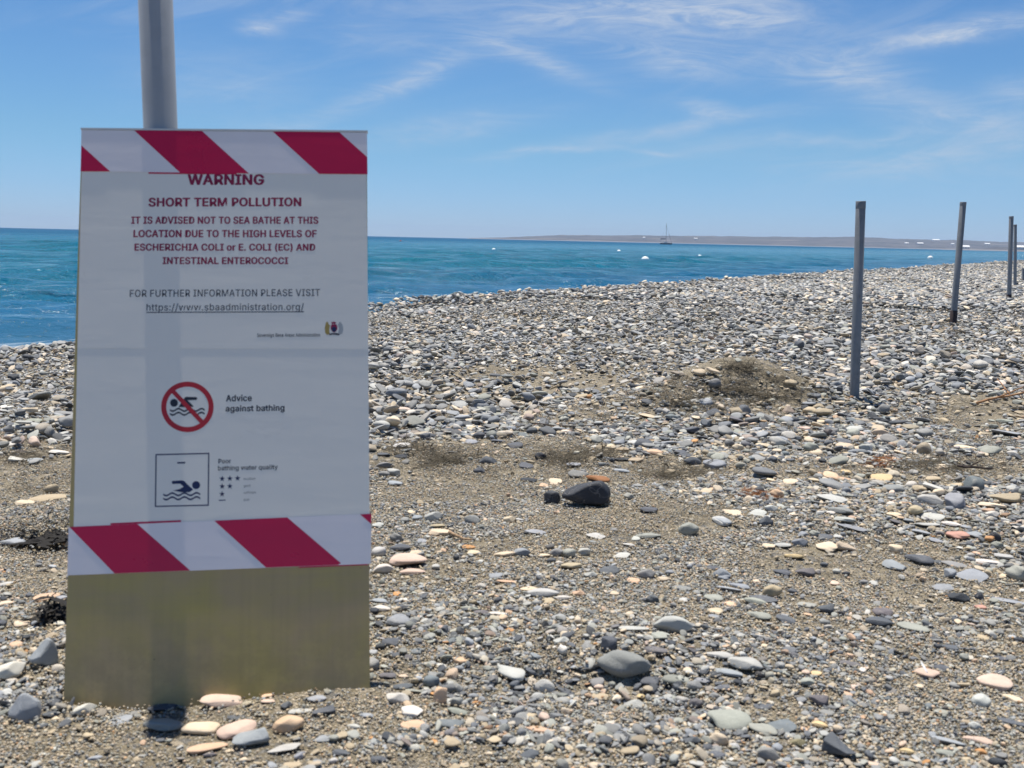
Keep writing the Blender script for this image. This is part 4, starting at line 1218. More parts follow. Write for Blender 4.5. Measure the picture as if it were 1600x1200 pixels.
G 700 770 124 78 purple wedge -20
G 130 585 190 54 blue long -15
G 80 680 112 44 slate oval 5
G 375 1120 132 86 grey block 0
G 570 1040 112 84 olive lump 0|olive lumpy stone|olive-coloured lumpy stone near the bottom
G 430 1068 66 76 blue round 0
G 110 40 165 44 blue long -20
G 752 843 92 50 grey oval -8
G 385 1014 122 36 green oval 12
G 45 1112 90 56 slate oval 0
G 855 370 50 44 green round 0
G 945 350 48 44 blue round 0
G 38 186 92 46 cream tri 170
G 620 146 120 40 green oval -6
G 742 266 60 44 grey round 0
G 345 800 120 34 slate oval 8
G 350 408 50 24 cream oval 0
G 815 490 50 26 cream oval 0
G 610 950 60 36 peach oval 0
H 138 250 160 78 slate oval -3|dark striped oval|dark purplish striped oval stone, lower one of a touching pair
H 165 190 126 72 purple oval 15|upper stone of the dark pair|purplish oval stone resting behind the dark striped oval
H 355 293 192 72 green long -14|grey-green sausage stone|grey-green sausage-shaped stone right of the dark pair
H 600 426 140 56 slate slab -15
H 545 36 132 56 blue oval 8
H 650 104 132 80 black lump -20|near-black lumpy boulder|near-black lumpy boulder on the sand at right
H 785 86 56 80 black cone 0|black upright shard|small near-black shard standing upright on the sand
H 792 160 72 42 salmon tri 200|reddish wedge pebble|reddish pebble in front of the black upright shard
H 970 124 210 36 blue long -10|long bluish sliver|long thin bluish stone at the right edge
H 445 582 150 78 pink oval -20|pink oval with a feather|pink oval stone with a white feather lying against it
H 545 550 92 68 slate oval -20
H 890 650 222 105 pink tri 205|large pink triangle stone|large pale pink triangular stone near the right edge
H 1015 757 150 48 cream slab -8
H 795 772 112 104 light round 0|pale granite ball|pale granite-like round stone near the right edge
H 465 810 62 58 teal round 0
H 296 816 56 52 cream round 0|cream button pebble|cream button-like round pebble on dark gravel
H 400 678 50 50 cream round 0
H 1000 910 172 58 slate long 4|dark slate bar stone|dark slate bar-shaped stone at the right edge
H 760 937 82 54 light round 0
H 790 1022 192 58 pink long 10|long pinkish bar|long pinkish brown bar-shaped stone low at right
H 580 1025 192 56 blue long -6
H 320 1090 86 52 yellow oval 0|bottom yellowish oval pebble|yellowish cream oval pebble near the bottom right
H 565 1100 112 58 green oval 0
H 905 1176 112 58 black round 0|black stone at the bottom|near-black smooth stone at the bottom edge on the right
H 790 1100 82 36 orange lump 0
H 320 1176 92 48 green oval 5
H 810 355 72 56 tan oval -30
H 1045 380 62 48 black round 0
H 145 425 82 38 grey oval 0
H 700 915 60 48 tan round 0
H 650 632 82 34 slate oval 0
H 905 490 132 30 slate long 0
H 195 375 72 34 light oval -15
H 95 1176 100 46 pink oval 0
H 380 880 48 30 white oval 0
L 215 395 240 250 blue lump 60|tall blue-grey slab|tall blue-grey slab leaning up at the bottom left
L 718 382 192 100 white lump 12|off-white lump|off-white lumpy stone in front of the sign's left corner
L 665 452 102 48 slate oval 14
L 995 468 212 56 blue oval 14|long bluish oval|long bluish oval pebble in front of the pole's shadow
L 1060 410 230 46 grey oval 8
L 1355 342 255 74 slate oval 8|slate stone in the shadow|slate oval stone lying in the pole's shadow at the sign's foot
L 440 212 150 92 blue oval 0|bluish oval at the sign corner|bluish oval stone at the lower left corner of the sign
L 360 238 140 66 grey oval -5
L 180 214 152 46 grey oval 8
L 415 405 112 70 slate oval 20
L 460 447 66 60 cream lump 0
L 530 487 120 66 slate oval 14
L 340 502 112 46 slate oval 8
L 1380 495 312 165 green slab 14|large grey-green slab|large grey-green slab with a sandy fleck, left end of the row before the sign
L 470 690 82 70 light oval 30
L 375 737 92 34 light oval -10
L 800 770 122 48 blue slab 8
L 1340 622 82 46 slate oval 0
L 290 826 104 60 light oval 20
L 560 275 112 36 cream oval 0
L 960 252 172 32 grey slab 0
L 1110 250 92 48 cream lump 10
N 90 1140 230 165 white lump 0|big white rock at the left edge|big creamy white rock cut off by the left edge
N 325 1058 190 210 blue wedge 38|smooth leaning boulder|smooth blue-grey boulder leaning up beside the sign's lower left edge
N 163 800 112 58 cream oval 0|cream oval left of the sign|flat cream oval stone on the sand left of the sign
N 42 660 96 48 cream oval 5
N 120 956 86 58 peach oval 10|peach oval left of the sign|peach-coloured oval pebble left of the sign
N 335 615 172 66 peach long 20|long peach stone|long peach-coloured stone slanting up to the sign edge
N 448 612 82 88 blue oval 30
N 95 235 192 78 blue long -12|long rounded bluish stone|long rounded bluish stone near the left edge
N 280 386 46 36 grey round 0
N 230 890 62 44 slate oval 20
N 12 800 66 90 slate round 0
N 230 845 92 42 white slab 15
N 435 802 84 46 white oval 10
N 85 1010 132 46 slate oval 0
N 40 520 100 38 light long -30
O 245 402 172 60 grey slab -3|grey slab on the shingle bank|largest grey slab on the shingle bank left of the sign
O 192 500 122 48 cream block 0|cream block on the bank|cream block-shaped stone on the shingle bank left of the sign
O 36 362 76 52 cream round 0
O 78 290 76 48 black block 0
O 400 502 122 40 grey slab 5
O 325 984 80 54 tan round 0|tan round stone|tan rounded stone resting on a long sandy one
O 312 1034 232 54 tan long -12|long sandy-coloured stone|long tapering sandy-coloured stone left of the sign
O 155 1062 112 42 cream slab 0
O 212 800 102 28 blue slab 0
O 100 795 122 30 white wedge 170
O 370 745 122 36 white slab -10
O 85 572 92 48 slate oval 0
O 118 396 76 44 grey oval 0
O 216 550 92 44 green oval -10
M 325 275 298 116 pink oval 0|large flat pinkish oval|large flat pinkish cream oval stone, farthest of the group before the sign
M 170 485 272 130 cream oval -4|sandy cream oval|sandy cream round flat stone beside the grey-green slab
M 460 497 300 150 pink oval 12|pinkish oval with a sand fleck|pinkish cream oval stone with a brown sand fleck on it
M 215 645 300 90 peach long 16|long peach oval|long peach-coloured stone, foremost of the group before the sign
M 580 575 312 130 blue wedge 12|blue-grey peaked stone|blue-grey peaked stone leaning on the pinkish oval
M 850 480 232 126 peach round 0|round peach stone|round flat peach-coloured stone, right end of the row before the sign
M 820 648 242 74 light slab -3|light grey flat slab|light grey flat slab right of the peaked stone
M 210 172 122 38 blue oval 0
M 578 162 106 52 blue oval 8
M 690 166 104 56 blue round 0
M 590 220 76 56 blue block 0
M 685 236 104 34 peach oval 0
M 700 278 112 42 pink oval 8
M 495 222 66 38 grey oval 0
M 1070 256 142 58 blue oval -4|blue oval by the sign foot|blue-grey oval stone just in front of the sign's right foot
M 840 312 94 64 slate lump 20
M 1145 362 204 72 slate wedge 5|dark blue wedge|dark blue-grey wedge stone in front of the sign's right half
M 940 355 182 32 light slab 4
M 650 381 112 38 green oval 0
M 450 408 142 38 slate oval 4
M 790 369 62 24 white oval 0
M 1125 570 152 54 blue slab 0
M 1365 475 104 54 light oval -25
M 1265 675 142 64 slate slab 0
M 1205 145 104 46 grey oval -15
M 240 697 102 52 purple oval 4
M 500 745 82 48 cream lump 0
M 390 665 92 34 cream oval 0
M 950 702 104 74 blue lump 30
M 1565 727 104 66 slate oval 10
M 1200 750 84 42 light lump 0
M 1465 388 112 46 blue oval 0
M 1500 568 40 46 orange round 0
M 885 780 132 40 tan oval 0
'''
def add_stuff_point(pts, p, rot, scl, col, idx): pts.append((p, rot, scl, col, idx))
KINDS = ['oval', 'round', 'block', 'slab', 'tri', 'long', 'cone', 'lump', 'wedge']
THICK = {'oval': .27, 'round': .62, 'block': .55, 'slab': .18, 'tri': .28, 'long': .28, 'cone': .80, 'lump': .44, 'wedge': .58, 'tear': .66}
SHAPES = {k: [stone_mesh(k, 100 + 7 * i + 31 * (KINDS + ['tear']).index(k), 4, M_STONE) for i in range(3)] for k in KINDS + ['tear']}
rs = random.Random(3)
entries = []
for ln in STONES.strip().splitlines():
    f = ln.split('|'); q = f[0].split(); tx, ty, sc = TILES[q[0]]
    entries.append(dict(px=tx + float(q[1]) * sc, py=ty + float(q[2]) * sc, w=float(q[3]) * sc, h=float(q[4]) * sc, col=q[5], kind=q[6], yaw=float(q[7]),
                        short=f[1] if len(f) > 1 else None, label=f[2] if len(f) > 2 else None))
order = sorted(range(len(entries)), key=lambda i: (entries[i]['label'] is None, -entries[i]['w'] * entries[i]['h']))
single = set(order[:299])
LM = [e for e in entries if e['label']]
used = {e['label'] for e in LM}
def describe(e):
    sz = e['w'] * e['h'] ** 0.5 ; 
    size = 'large' if e['w'] > 42 else ('small' if e['w'] < 20 else '')
    for lm in sorted(LM, key=lambda q: (q['px'] - e['px']) ** 2 + (1.4 * (q['py'] - e['py'])) ** 2)[:14]:
        dx, dy = e['px'] - lm['px'], (e['py'] - lm['py']) * 1.4; dist = math.hypot(dx, dy)
        adv = 'close ' if dist < 45 else ('a little way ' if dist < 110 else 'well ')
        if abs(dx) > 2.2 * abs(dy): rel = ('right of' if dx > 0 else 'left of')
        elif abs(dy) > 2.2 * abs(dx): rel = ('in front of' if dy > 0 else 'behind')
        else: rel = ('in front and ' if dy > 0 else 'behind and ') + ('right of' if dx > 0 else 'left of')
        lb = ' '.join(f"{size} {WORD[e['col']]} {KW[e['kind']]} stone {adv}{rel} the {lm['short']}".split())
        if len(lb.split()) > 16: lb = lb.replace(KW[e['kind']] + ' ', '')
        if lb not in used and len(lb.split()) <= 16: used.add(lb); return lb
    return lb
stuff_pts = []           # stones beyond the limit join the mass of pebbles
occ = []
for i, e in enumerate(entries):
    g, dep = ground_hit(e['px'], e['py'] + e['h'] * 0.28)
    a = 1.10 * e['w'] * dep / F; dd = (g - CAM_LOC).normalized(); sth = max(0.05, -dd.z); cth = math.sqrt(1 - sth * sth)
    yaw = math.radians(e['yaw']); tk = THICK[e['kind']]
    hm_ = 1.08 * e['h'] * dep / F                     # apparent height in metres
    c_ = min(tk * a * 1.1, hm_ * 1.0)
    if e['kind'] in ('oval', 'slab', 'tri', 'long'): c_ = min(c_, 0.50 * hm_)
    emb = 0.10 if e['kind'] in ('oval', 'slab', 'tri', 'long') else 0.15
    b_ = (hm_ - c_ * cth * (1 - emb)) / sth
    b_ = min(max(b_, 0.42 * a if e['kind'] in ('long',) else 0.55 * a), 1.15 * a)
    if e['kind'] in ('long', 'tri', 'wedge') or abs(e['yaw']) > 12:
        # slanted in the picture: a slanted plan outline, foreshortened
        ang = math.atan2(math.sin(yaw), math.cos(yaw) * 1.0)
        b_ = min(b_, 0.85 * a)
    else: ang = yaw
    kf = rs.uniform(0.88, 1.12); col = [max(0.01, ch * kf * rs.uniform(0.98, 1.02)) for ch in PAL[e['col']]]
    hs = (a / 2, b_ / 2, c_ / 2)
    ta = np.linspace(0, 6.283, 9)[:-1]
    zz_ = np.sort(zg(g.x + .36 * a * np.cos(ta), g.y + .36 * b_ * np.sin(ta)))[-4:].mean(); zz_ = max(float(zz_), float(zg(g.x, g.y)))
    pos = Vector((g.x, g.y, 0)); pos.z = zz_ + c_ / 2 - emb * c_
    pos += Vector((dd.x, dd.y, 0)).normalized() * b_ * 0.10
    tilt = (math.radians(rs.gauss(-4, 5)), math.radians(rs.gauss(0, 4)))
    if abs(e['yaw']) >= 25 and e['h'] > 0.7 * e['w'] and e['kind'] not in ('long',) and e['label'] != None and 'slanting' not in e['label']:
        hs = (a * .50, a * .28, hm_ * .50); pos.z = float(zg(pos.x, pos.y)) + hm_ * .36; ang = 0.0; tilt = (-.15, -yaw * .35 if yaw < 1.2 else 0.1)
    rot = (tilt[0], tilt[1], ang - math.atan2(g.x, g.y) + (math.pi if (e['kind'] == 'oval' and rs.random() < .5) else 0))
    occ.append((pos.x, pos.y, max(a, b_) * 0.5, min(a, b_) * 0.5))
    if i in single:
        o = bpy.data.objects.new('beach_stone', SHAPES[e['kind']][i % 3]); COL.objects.link(o)
        o.location = pos; o.rotation_euler = rot; o.scale = hs; o.color = (*col, 1)
        tag(o, e['label'] or describe(e), 'stone', 'larger stones lying on the beach')
    else:
        stuff_pts.append((tuple(pos), rot, hs, col, KINDS.index(e['kind'])))

# ------------------------------------------------------------------ masses of pebbles
proto_col = bpy.data.collections.new('pebble_shapes')
NPK = 0
PK = []
for k in KINDS:
    for j in range(2):
        me = stone_mesh(k, 900 + 13 * j + 71 * KINDS.index(k), 3, M_PEB)
        o = bpy.data.objects.new('pebble_shape_%03d' % NPK, me); proto_col.objects.link(o); PK.append(k); NPK += 1
def kidx(kind_arr, rng): return kind_arr * 2 + rng.integers(0, 2, len(kind_arr))
PALETTE = {
 'bank': (['slate', 'black', 'grey', 'blue', 'light', 'green', 'cream', 'white', 'tan', 'pink'], [.17, .06, .21, .19, .15, .07, .11, .045, .03, .01]),
 'near': (['slate', 'black', 'grey', 'blue', 'light', 'green', 'cream', 'peach', 'tan', 'pink', 'teal', 'purple', 'orange', 'white'], [.21, .06, .22, .10, .12, .14, .06, .02, .07, .006, .015, .015, .006, .02]),
 'sand': (['tan', 'grey', 'blue', 'light', 'green', 'cream', 'slate', 'peach', 'white', 'orange'], [.46, .16, .02, .08, .17, .06, .05, .015, .012, .003])}
def palette(n, key, rng):
    names, pr = PALETTE[key]; pr = np.array(pr); pr = pr / pr.sum()
    C = np.array([PAL[k] for k in names]); i = rng.choice(len(names), n, p=pr); j = rng.choice(len(names), n, p=pr)
    t_ = rng.uniform(0, 0.5, (n, 1)); c = C[i] * (1 - t_) + C[j] * t_
    return np.clip(c * rng.uniform(0.75, 1.25, (n, 1)), 0.015, 0.8)
def sector(n, r0, r1, deg, rng):
    r = np.sqrt(rng.uniform(r0 * r0, r1 * r1, n)); t_ = rng.uniform(-math.radians(deg), math.radians(deg), n)
    return r * np.sin(t_), r * np.cos(t_)
OC = np.array(occ)
def clear_of_singles(x, y, rad):
    keep = np.ones(len(x), bool)
    for (ox, oy, ra, rb) in OC:
        rr = (0.45 * rb + 0.45 * ra) + rad * 0.32
        keep &= ((x - ox) ** 2 + (y - oy) ** 2) > rr ** 2
    # nothing through the board or inside posts
    u_ = (x - BOT.x) * HX.x + (y - BOT.y) * HX.y; q_ = (x - BOT.x) * NRM.x + (y - BOT.y) * NRM.y
    keep &= ~((u_ > -0.01) & (u_ < BW + 0.01) & (q_ > -0.012 - rad * .6) & (q_ < 0.0 + rad * .55))
    return keep
class Points:
    def __init__(s): s.P = []; s.R = []; s.S = []; s.C = []; s.I = []
    def add(s, x, y, z, rot, scl, col, idx):
        s.P.append(np.stack([x, y, z], -1)); s.R.append(rot); s.S.append(scl); s.C.append(col); s.I.append(idx)
def gn_instances(name, pts, coll, label, kind='stuff', colour=True):
    P_ = np.concatenate(pts.P); R_ = np.concatenate(pts.R); S_ = np.concatenate(pts.S); C_ = np.concatenate(pts.C); I_ = np.concatenate(pts.I)
    me = bpy.data.meshes.new(name); me.vertices.add(len(P_)); me.vertices.foreach_set('co', P_.astype(np.float32).ravel())
    for nm, ty, arr, key in (('rot', 'FLOAT_VECTOR', R_, 'vector'), ('scl', 'FLOAT_VECTOR', S_, 'vector')):
        at = me.attributes.new(nm, ty, 'POINT'); at.data.foreach_set(key, arr.astype(np.float32).ravel())
    at = me.attributes.new('col', 'FLOAT_COLOR', 'POINT'); at.data.foreach_set('color', np.concatenate([C_, np.ones((len(C_), 1))], 1).astype(np.float32).ravel())
    at = me.attributes.new('idx', 'INT', 'POINT'); at.data.foreach_set('value', I_.astype(np.int32))
    me.update(); o = link(name, me); tag(o, label, kind=kind)
    ng = bpy.data.node_groups.new(name + '_scatter', 'GeometryNodeTree')
    ng.interface.new_socket('Geometry', in_out='INPUT', socket_type='NodeSocketGeometry'); ng.interface.new_socket('Geometry', in_out='OUTPUT', socket_type='NodeSocketGeometry')
    gi = ng.nodes.new('NodeGroupInput'); go = ng.nodes.new('NodeGroupOutput'); ip = ng.nodes.new('GeometryNodeInstanceOnPoints'); ci = ng.nodes.new('GeometryNodeCollectionInfo')
    ci.inputs['Collection'].default_value = coll; ci.inputs['Separate Children'].default_value = True; ci.inputs['Reset Children'].default_value = True
    def na(nm, ty):
        q = ng.nodes.new('GeometryNodeInputNamedAttribute'); q.data_type = ty; q.inputs['Name'].default_value = nm; return q.outputs[0]
    e2r = ng.nodes.new('FunctionNodeEulerToRotation')
    L_ = ng.links.new
    L_(gi.outputs[0], ip.inputs['Points']); L_(ci.outputs[0], ip.inputs['Instance']); ip.inputs['Pick Instance'].default_value = True
    L_(na('idx', 'INT'), ip.inputs['Instance Index']); L_(na('rot', 'FLOAT_VECTOR'), e2r.inputs[0]); L_(e2r.outputs[0], ip.inputs['Rotation']); L_(na('scl', 'FLOAT_VECTOR'), ip.inputs['Scale'])
    L_(ip.outputs[0], go.inputs[0])
    md = o.modifiers.new('scatter', 'NODES'); md.node_group = ng
    return o
def shape_scale(kinds, d, rng):
    """half sizes for stones of length d"""
    n = len(d); asp = rng.uniform(0.58, 0.95, n); th = np.array([THICK[KINDS[k]] for k in kinds]) * rng.uniform(0.75, 1.15, n)
    asp = np.where(np.array([KINDS[k] in ('long',) for k in kinds]), asp * 0.55, asp)
    return np.stack([d / 2, d * asp / 2, d * th / 2], -1)
def layer(pts, n, r0, r1, deg, dmin, dmax, power, prob, pal, rng, tilt, lift=(0.0, 0.25), kp=None, dscale=None):
    x, y = sector(n, r0, r1, deg, rng); bank, sand, stony = zones(x, y)
    k = rng.uniform(0, 1, n) < prob(x, y, bank, sand, stony); x, y = x[k], y[k]; n = len(x)
    u = rng.uniform(0, 1, n); d = dmin * (1 - u * (1 - (dmax / dmin) ** (-power))) ** (-1 / power)
    d = d * (0.68 + 0.50 * sstep(fbm(x * 0.9, y * 0.9, 501, 3), -0.25, 0.25))
    k = clear_of_singles(x, y, d); x, y, d = x[k], y[k], d[k]; n = len(x)
    kp = kp or [.46, .12, .07, .14, .05, .06, .02, .05, .03]
    kinds = rng.choice(len(KINDS), n, p=np.array(kp) / sum(kp)); S = shape_scale(kinds, d, rng)
    if pal == 'bank': S[:, 2] *= .95
    rot = np.stack([rng.normal(0, tilt, n), rng.normal(0, tilt, n), rng.uniform(0, 6.283, n)], -1)
    z = zg(x, y) + S[:, 2] * (1 - 2 * rng.uniform(0.22, 0.42, n)) + rng.uniform(lift[0], lift[1], n) * d
    if isinstance(pal, str): C = palette(n, pal, rng)
    else:
        bk, sa_, _ = zones(x, y); C = palette(n, 'near', rng); Cs = palette(n, 'sand', rng); Cb = palette(n, 'bank', rng)
        pick = rng.uniform(0, 1, n); C = np.where((pick < sa_)[:, None], Cs, C); C = np.where((pick < bk)[:, None], Cb, C)
    pts.add(x, y, z, rot, S, C, kidx(kinds, rng)); return n
pp = Points()
if stuff_pts:
    n = len(stuff_pts); pp.add(np.array([s[0][0] for s in stuff_pts]), np.array([s[0][1] for s in stuff_pts]), np.array([s[0][2] for s in stuff_pts]), np.array([s[1] for s in stuff_pts]),
                            np.array([s[2] for s in stuff_pts]), np.array([s[3] for s in stuff_pts]), np.array([s[4] for s in stuff_pts]) * 2)
r1_ = np.random.default_rng(21)
cnt = {}
dens_near = lambda x, y, b, s, st: np.clip((1 - s) ** 1.6 * (0.18 + 0.9 * np.clip(fbm(x * 2.6, y * 2.6, 301, 3) + 0.5, 0, 1)) + 0.02, 0, 1) * (1 - 0.75 * b) + 0.12 * st
# small gravel
cnt['g1'] = layer(pp, 140000, 0.95, 3.4, 36, .0065, .020, 1.4, dens_near, None, r1_, 0.30, (0, .35))
cnt['g2'] = layer(pp, 90000, 3.0, 7.0, 36, .013, .030, 1.6, lambda x, y, b, s, st: dens_near(x, y, b, s, st) * .9, None, r1_, 0.26, (0, .3))
# pebbles
cnt['p1'] = layer(pp, 4200, 0.95, 4.2, 36, .014, .034, 2.0, lambda x, y, b, s, st: np.clip(dens_near(x, y, b, s, st) * .8 + .9 * st * (1 - s), 0, 1), None, r1_, 0.16)
cnt['p2'] = layer(pp, 22000, 2.9, 9.0, 36, .024, .070, 2.0, lambda x, y, b, s, st: np.clip((.10 + .30 * (1 - s) + 1.1 * st) * (1 - .75 * s), 0, 1), None, r1_, 0.16, (0, .22))
# shingle bank, several layers of flat stones
bankp = lambda x, y, b, s, st: b * (1 - .86 * s) * (shore_s(x, y) < 2.6)
KB = [.46, .07, .07, .24, .04, .06, .01, .03, .02]
cnt['b1'] = layer(pp, 170000, 3.2, 13.5, 36, .020, .062, 2.0, bankp, 'bank', r1_, 0.36, (-.05, .50), KB)
cnt['b2'] = layer(pp, 3500, 3.2, 13.5, 36, .050, .085, 3.0, bankp, 'bank', r1_, 0.20, (.15, .5), KB)
print('PEBBLES', cnt)
gn_instances('pebbles', pp, proto_col, 'pebbles and gravel covering the beach')

# clusters: fine grit near the camera, shingle far off
def cluster_mesh(n, rad, d0, d1, pal, seed, sub, tilt, lift, thick):
    rng = np.random.default_rng(seed); protos = [stone_verts(k, seed * 3 + i, sub) for i, k in enumerate(['oval', 'slab', 'oval', 'block', 'lump', 'long'])]
    Vs, Fs, Cs = [], [], []; off = 0; cols = palette(n, pal, rng)
    rr = rad * np.sqrt(rng.uniform(0, 1, n)); th = rng.uniform(0, 6.283, n); dd_ = d0 * (d1 / d0) ** (rng.uniform(0, 1, n) ** 1.4)
    for i in range(n):
        V, Fc = protos[rng.integers(0, len(protos))]; S = np.array([dd_[i] / 2, dd_[i] / 2 * rng.uniform(.55, .95), dd_[i] / 2 * thick * rng.uniform(.7, 1.3)])
        Rm = np.array(Euler((rng.normal(0, tilt), rng.normal(0, tilt), rng.uniform(0, 6.283))).to_matrix())
        W_ = (V * S) @ Rm.T + np.array([rr[i] * math.cos(th[i]), rr[i] * math.sin(th[i]), S[2] * .4 + rng.uniform(0, lift) * dd_[i]])
        Vs.append(W_); Fs += [[q + off for q in f] for f in Fc]; off += len(V); Cs.append(np.repeat(cols[i:i + 1], len(V), 0))
    me = np_mesh('gravel_cluster', np.concatenate(Vs), Fs); at = me.attributes.new('col', 'FLOAT_COLOR', 'POINT')
    C_ = np.concatenate(Cs); at.data.foreach_set('color', np.concatenate([C_, np.ones((len(C_), 1))], 1).astype(np.float32).ravel())
    me.shade_smooth(); me.materials.append(M_CLU); return me
grit_col = bpy.data.collections.new('grit_shapes')
for j in range(6): grit_col.objects.link(bpy.data.objects.new('grit_shape_%d' % j, cluster_mesh(110, .05, .0020, .0060, 'sand' if j < 5 else 'near', 50 + j, 1, .5, .4, .65)))
gp = Points(); r2_ = np.random.default_rng(33)
x, y = sector(16000, 0.9, 4.4, 36, r2_); bank, sand, stony = zones(x, y)
k = (r2_.uniform(0, 1, len(x)) < (1 - .45 * sand) * np.clip(1.15 - np.hypot(x, y) * .14, .25, 1) * (.45 + .55 * np.clip(fbm(x * 5, y * 5, 9, 3) * 2 + .6, 0, 1))) & clear_of_singles(x, y, 0 * x + .02); x, y, sand = x[k], y[k], sand[k]; n = len(x)
gp.add(x, y, zg(x, y) + .0005, np.stack([np.zeros(n), np.zeros(n), r2_.uniform(0, 6.28, n)], -1), np.repeat(r2_.uniform(.8, 1.3, (n, 1)), 3, 1), np.ones((n, 3)),
       np.where(r2_.uniform(0, 1, n) < sand + .5, r2_.integers(0, 5, n), r2_.integers(3, 6, n)))
gn_instances('gravel', gp, grit_col, 'fine grit and gravel in the sand')
far_col = bpy.data.collections.new('shingle_shapes')
for j in range(6): far_col.objects.link(bpy.data.objects.new('shingle_shape_%d' % j, cluster_mesh(420, .62, .032, .085, 'bank', 80 + j, 2, .33, .60, .34)))
fp = Points(); r3_ = np.random.default_rng(44)
def far_layer(n, r0, r1, sc, prob):
    x, y = sector(n, r0, r1, 38, r3_); bank, sand, stony = zones(x, y)
    ss_ = shore_s(x, y); k = (ss_ < 2.4) & (r3_.uniform(0, 1, n) < prob * (1 - .7 * sand) * np.clip(.25 + sstep(ss_, -34, -9), 0, 1)); x, y = x[k], y[k]; n = len(x)
    e_ = .4; gx_ = (zg(x + e_, y) - zg(x - e_, y)) / (2 * e_); gy_ = (zg(x, y + e_) - zg(x, y - e_)) / (2 * e_)
    # tilt the patch with the ground: small angles, no spin about the vertical beyond the mirrored scale
    ya = r3_.uniform(0, 6.283, n)
    rx = gy_ * np.cos(ya) - gx_ * np.sin(ya); ry = -(gx_ * np.cos(ya) + gy_ * np.sin(ya))
    fp.add(x, y, zg(x, y) + .004, np.stack([gy_, -gx_, ya], -1), np.repeat(sc * r3_.uniform(.9, 1.15, (n, 1)), 3, 1) * np.array([1, 1, 1.0]), np.ones((n, 3)), r3_.integers(0, 6, n)); return n
print('FAR', far_layer(2600, 12.6, 30, 1.0, .95), far_layer(7500, 28, 80, 1.15, .9), far_layer(4500, 75, 190, 1.6, .8))
gn_instances('shingle', fp, far_col, 'grey shingle bank stretching away along the shore')

# ------------------------------------------------------------------ dried seaweed, twigs, feather
M_WEED = simple_mat('dried_seaweed', (0.085, 0.070, 0.045), 0.9, var=0.5, scale=30)
M_WEED_SHADE = simple_mat('black_weed_and_shade', (0.018, 0.016, 0.014), 0.85, var=0.4, scale=60)  # black weed, also used for the painted shade in the hollow
M_RUSTW = simple_mat('rusty_seaweed', (0.22, 0.085, 0.025), 0.9, var=0.5, scale=60)
M_WOOD = simple_mat('driftwood', (0.33, 0.22, 0.13), 0.85, var=0.3, scale=60, bump=.4)
M_FEATH = simple_mat('feather_white', (0.80, 0.80, 0.78), 0.7, var=0.05)
def strands(n, rad, hgt, ln, wd, seed, mat, name='tuft', spread=1.0):
    rng = np.random.default_rng(seed); V = []; Fc = []
    for i in range(n):
        a = rng.uniform(0, 6.283); rr = rad * math.sqrt(rng.uniform(0, 1)); p = np.array([rr * math.cos(a), rr * math.sin(a), hgt * rng.uniform(0, 1) * (1 - (rr / rad) ** 2) + .001])
        d_ = rng.normal(size=3); d_[2] *= .12; d_ /= np.linalg.norm(d_); seg = 5; L = ln * rng.uniform(.5, 1.3); W_ = wd * rng.uniform(.5, 1.4); k = len(V)
        side = np.cross(d_, [0, 0, 1]); side /= np.linalg.norm(side) + 1e-6; up = np.cross(side, d_)
        for j in range(seg + 1):
            tpr = 1 - abs(j / seg - .5) * 1.2
            V += [tuple(p - side * W_ * tpr), tuple(p + up * W_ * .8 * tpr), tuple(p + side * W_ * tpr)]
            d_ = d_ + rng.normal(0, .28, 3) * np.array([1, 1, .2]); d_ /= np.linalg.norm(d_); p = p + d_ * L / seg; p[2] = max(p[2], .0015)
        for j in range(seg):
            q = k + 3 * j; Fc += [[q, q + 1, q + 4, q + 3], [q + 1, q + 2, q + 5, q + 4]]
    me = np_mesh(name, np.array(V), Fc); me.materials.append(mat); return me
weed_col = bpy.data.collections.new('weed_shapes')
for j in range(4): weed_col.objects.link(bpy.data.objects.new('weed_shape_%d' % j, strands(38, .07, .004, .045, .0010, 60 + j, M_WEED)))
for j in range(2): weed_col.objects.link(bpy.data.objects.new('weed_shape_%d' % (4 + j), strands(70, .045, .007, .04, .0012, 70 + j, M_RUSTW)))
wp = Points(); r4_ = np.random.default_rng(55)
for (px, py, rx, ry, n, rust) in [(1150, 598, 90, 20, 210, 0), (1225, 606, 60, 9, 60, 0), (1060, 628, 60, 9, 50, 0), (1045, 744, 70, 14, 90, 0), (875, 718, 30, 10, 45, 0), (690, 722, 60, 12, 60, 0),
                                   (640, 700, 40, 6, 20, 0), (940, 710, 30, 6, 20, 0), (1180, 773, 26, 6, 26, 1), (1365, 722, 16, 7, 12, 1), (1490, 732, 50, 7, 40, 0), (1420, 728, 30, 6, 18, 0), (706, 969, 8, 4, 2, 1),
                                   (40, 720, 50, 14, 40, 0), (70, 770, 40, 8, 16, 0), (860, 668, 60, 5, 20, 0), (1500, 640, 70, 8, 20, 0), (1290, 520, 60, 4, 30, 0), (1480, 508, 50, 4, 30, 0)]:
    for _ in range(int(n * .42)):
        a = r4_.uniform(0, 6.283); q = min(1.7, abs(r4_.normal(0, .7))); g, dep = ground_hit(px + rx * q * math.cos(a), py + ry * q * math.sin(a)); s = r4_.uniform(.6, 1.25) * (1.0 if dep > 3 else .5)
        wp.add(np.array([g.x]), np.array([g.y]), np.array([g.z + .002]), np.array([[r4_.normal(0, .15), r4_.normal(0, .15), r4_.uniform(0, 6.28)]]), np.array([[s, s, s]]), np.ones((1, 3)), np.array([r4_.integers(4, 6) if rust else r4_.integers(0, 4)]))
gn_instances('dried_seaweed', wp, weed_col, 'brown dried seaweed matted over the sand')
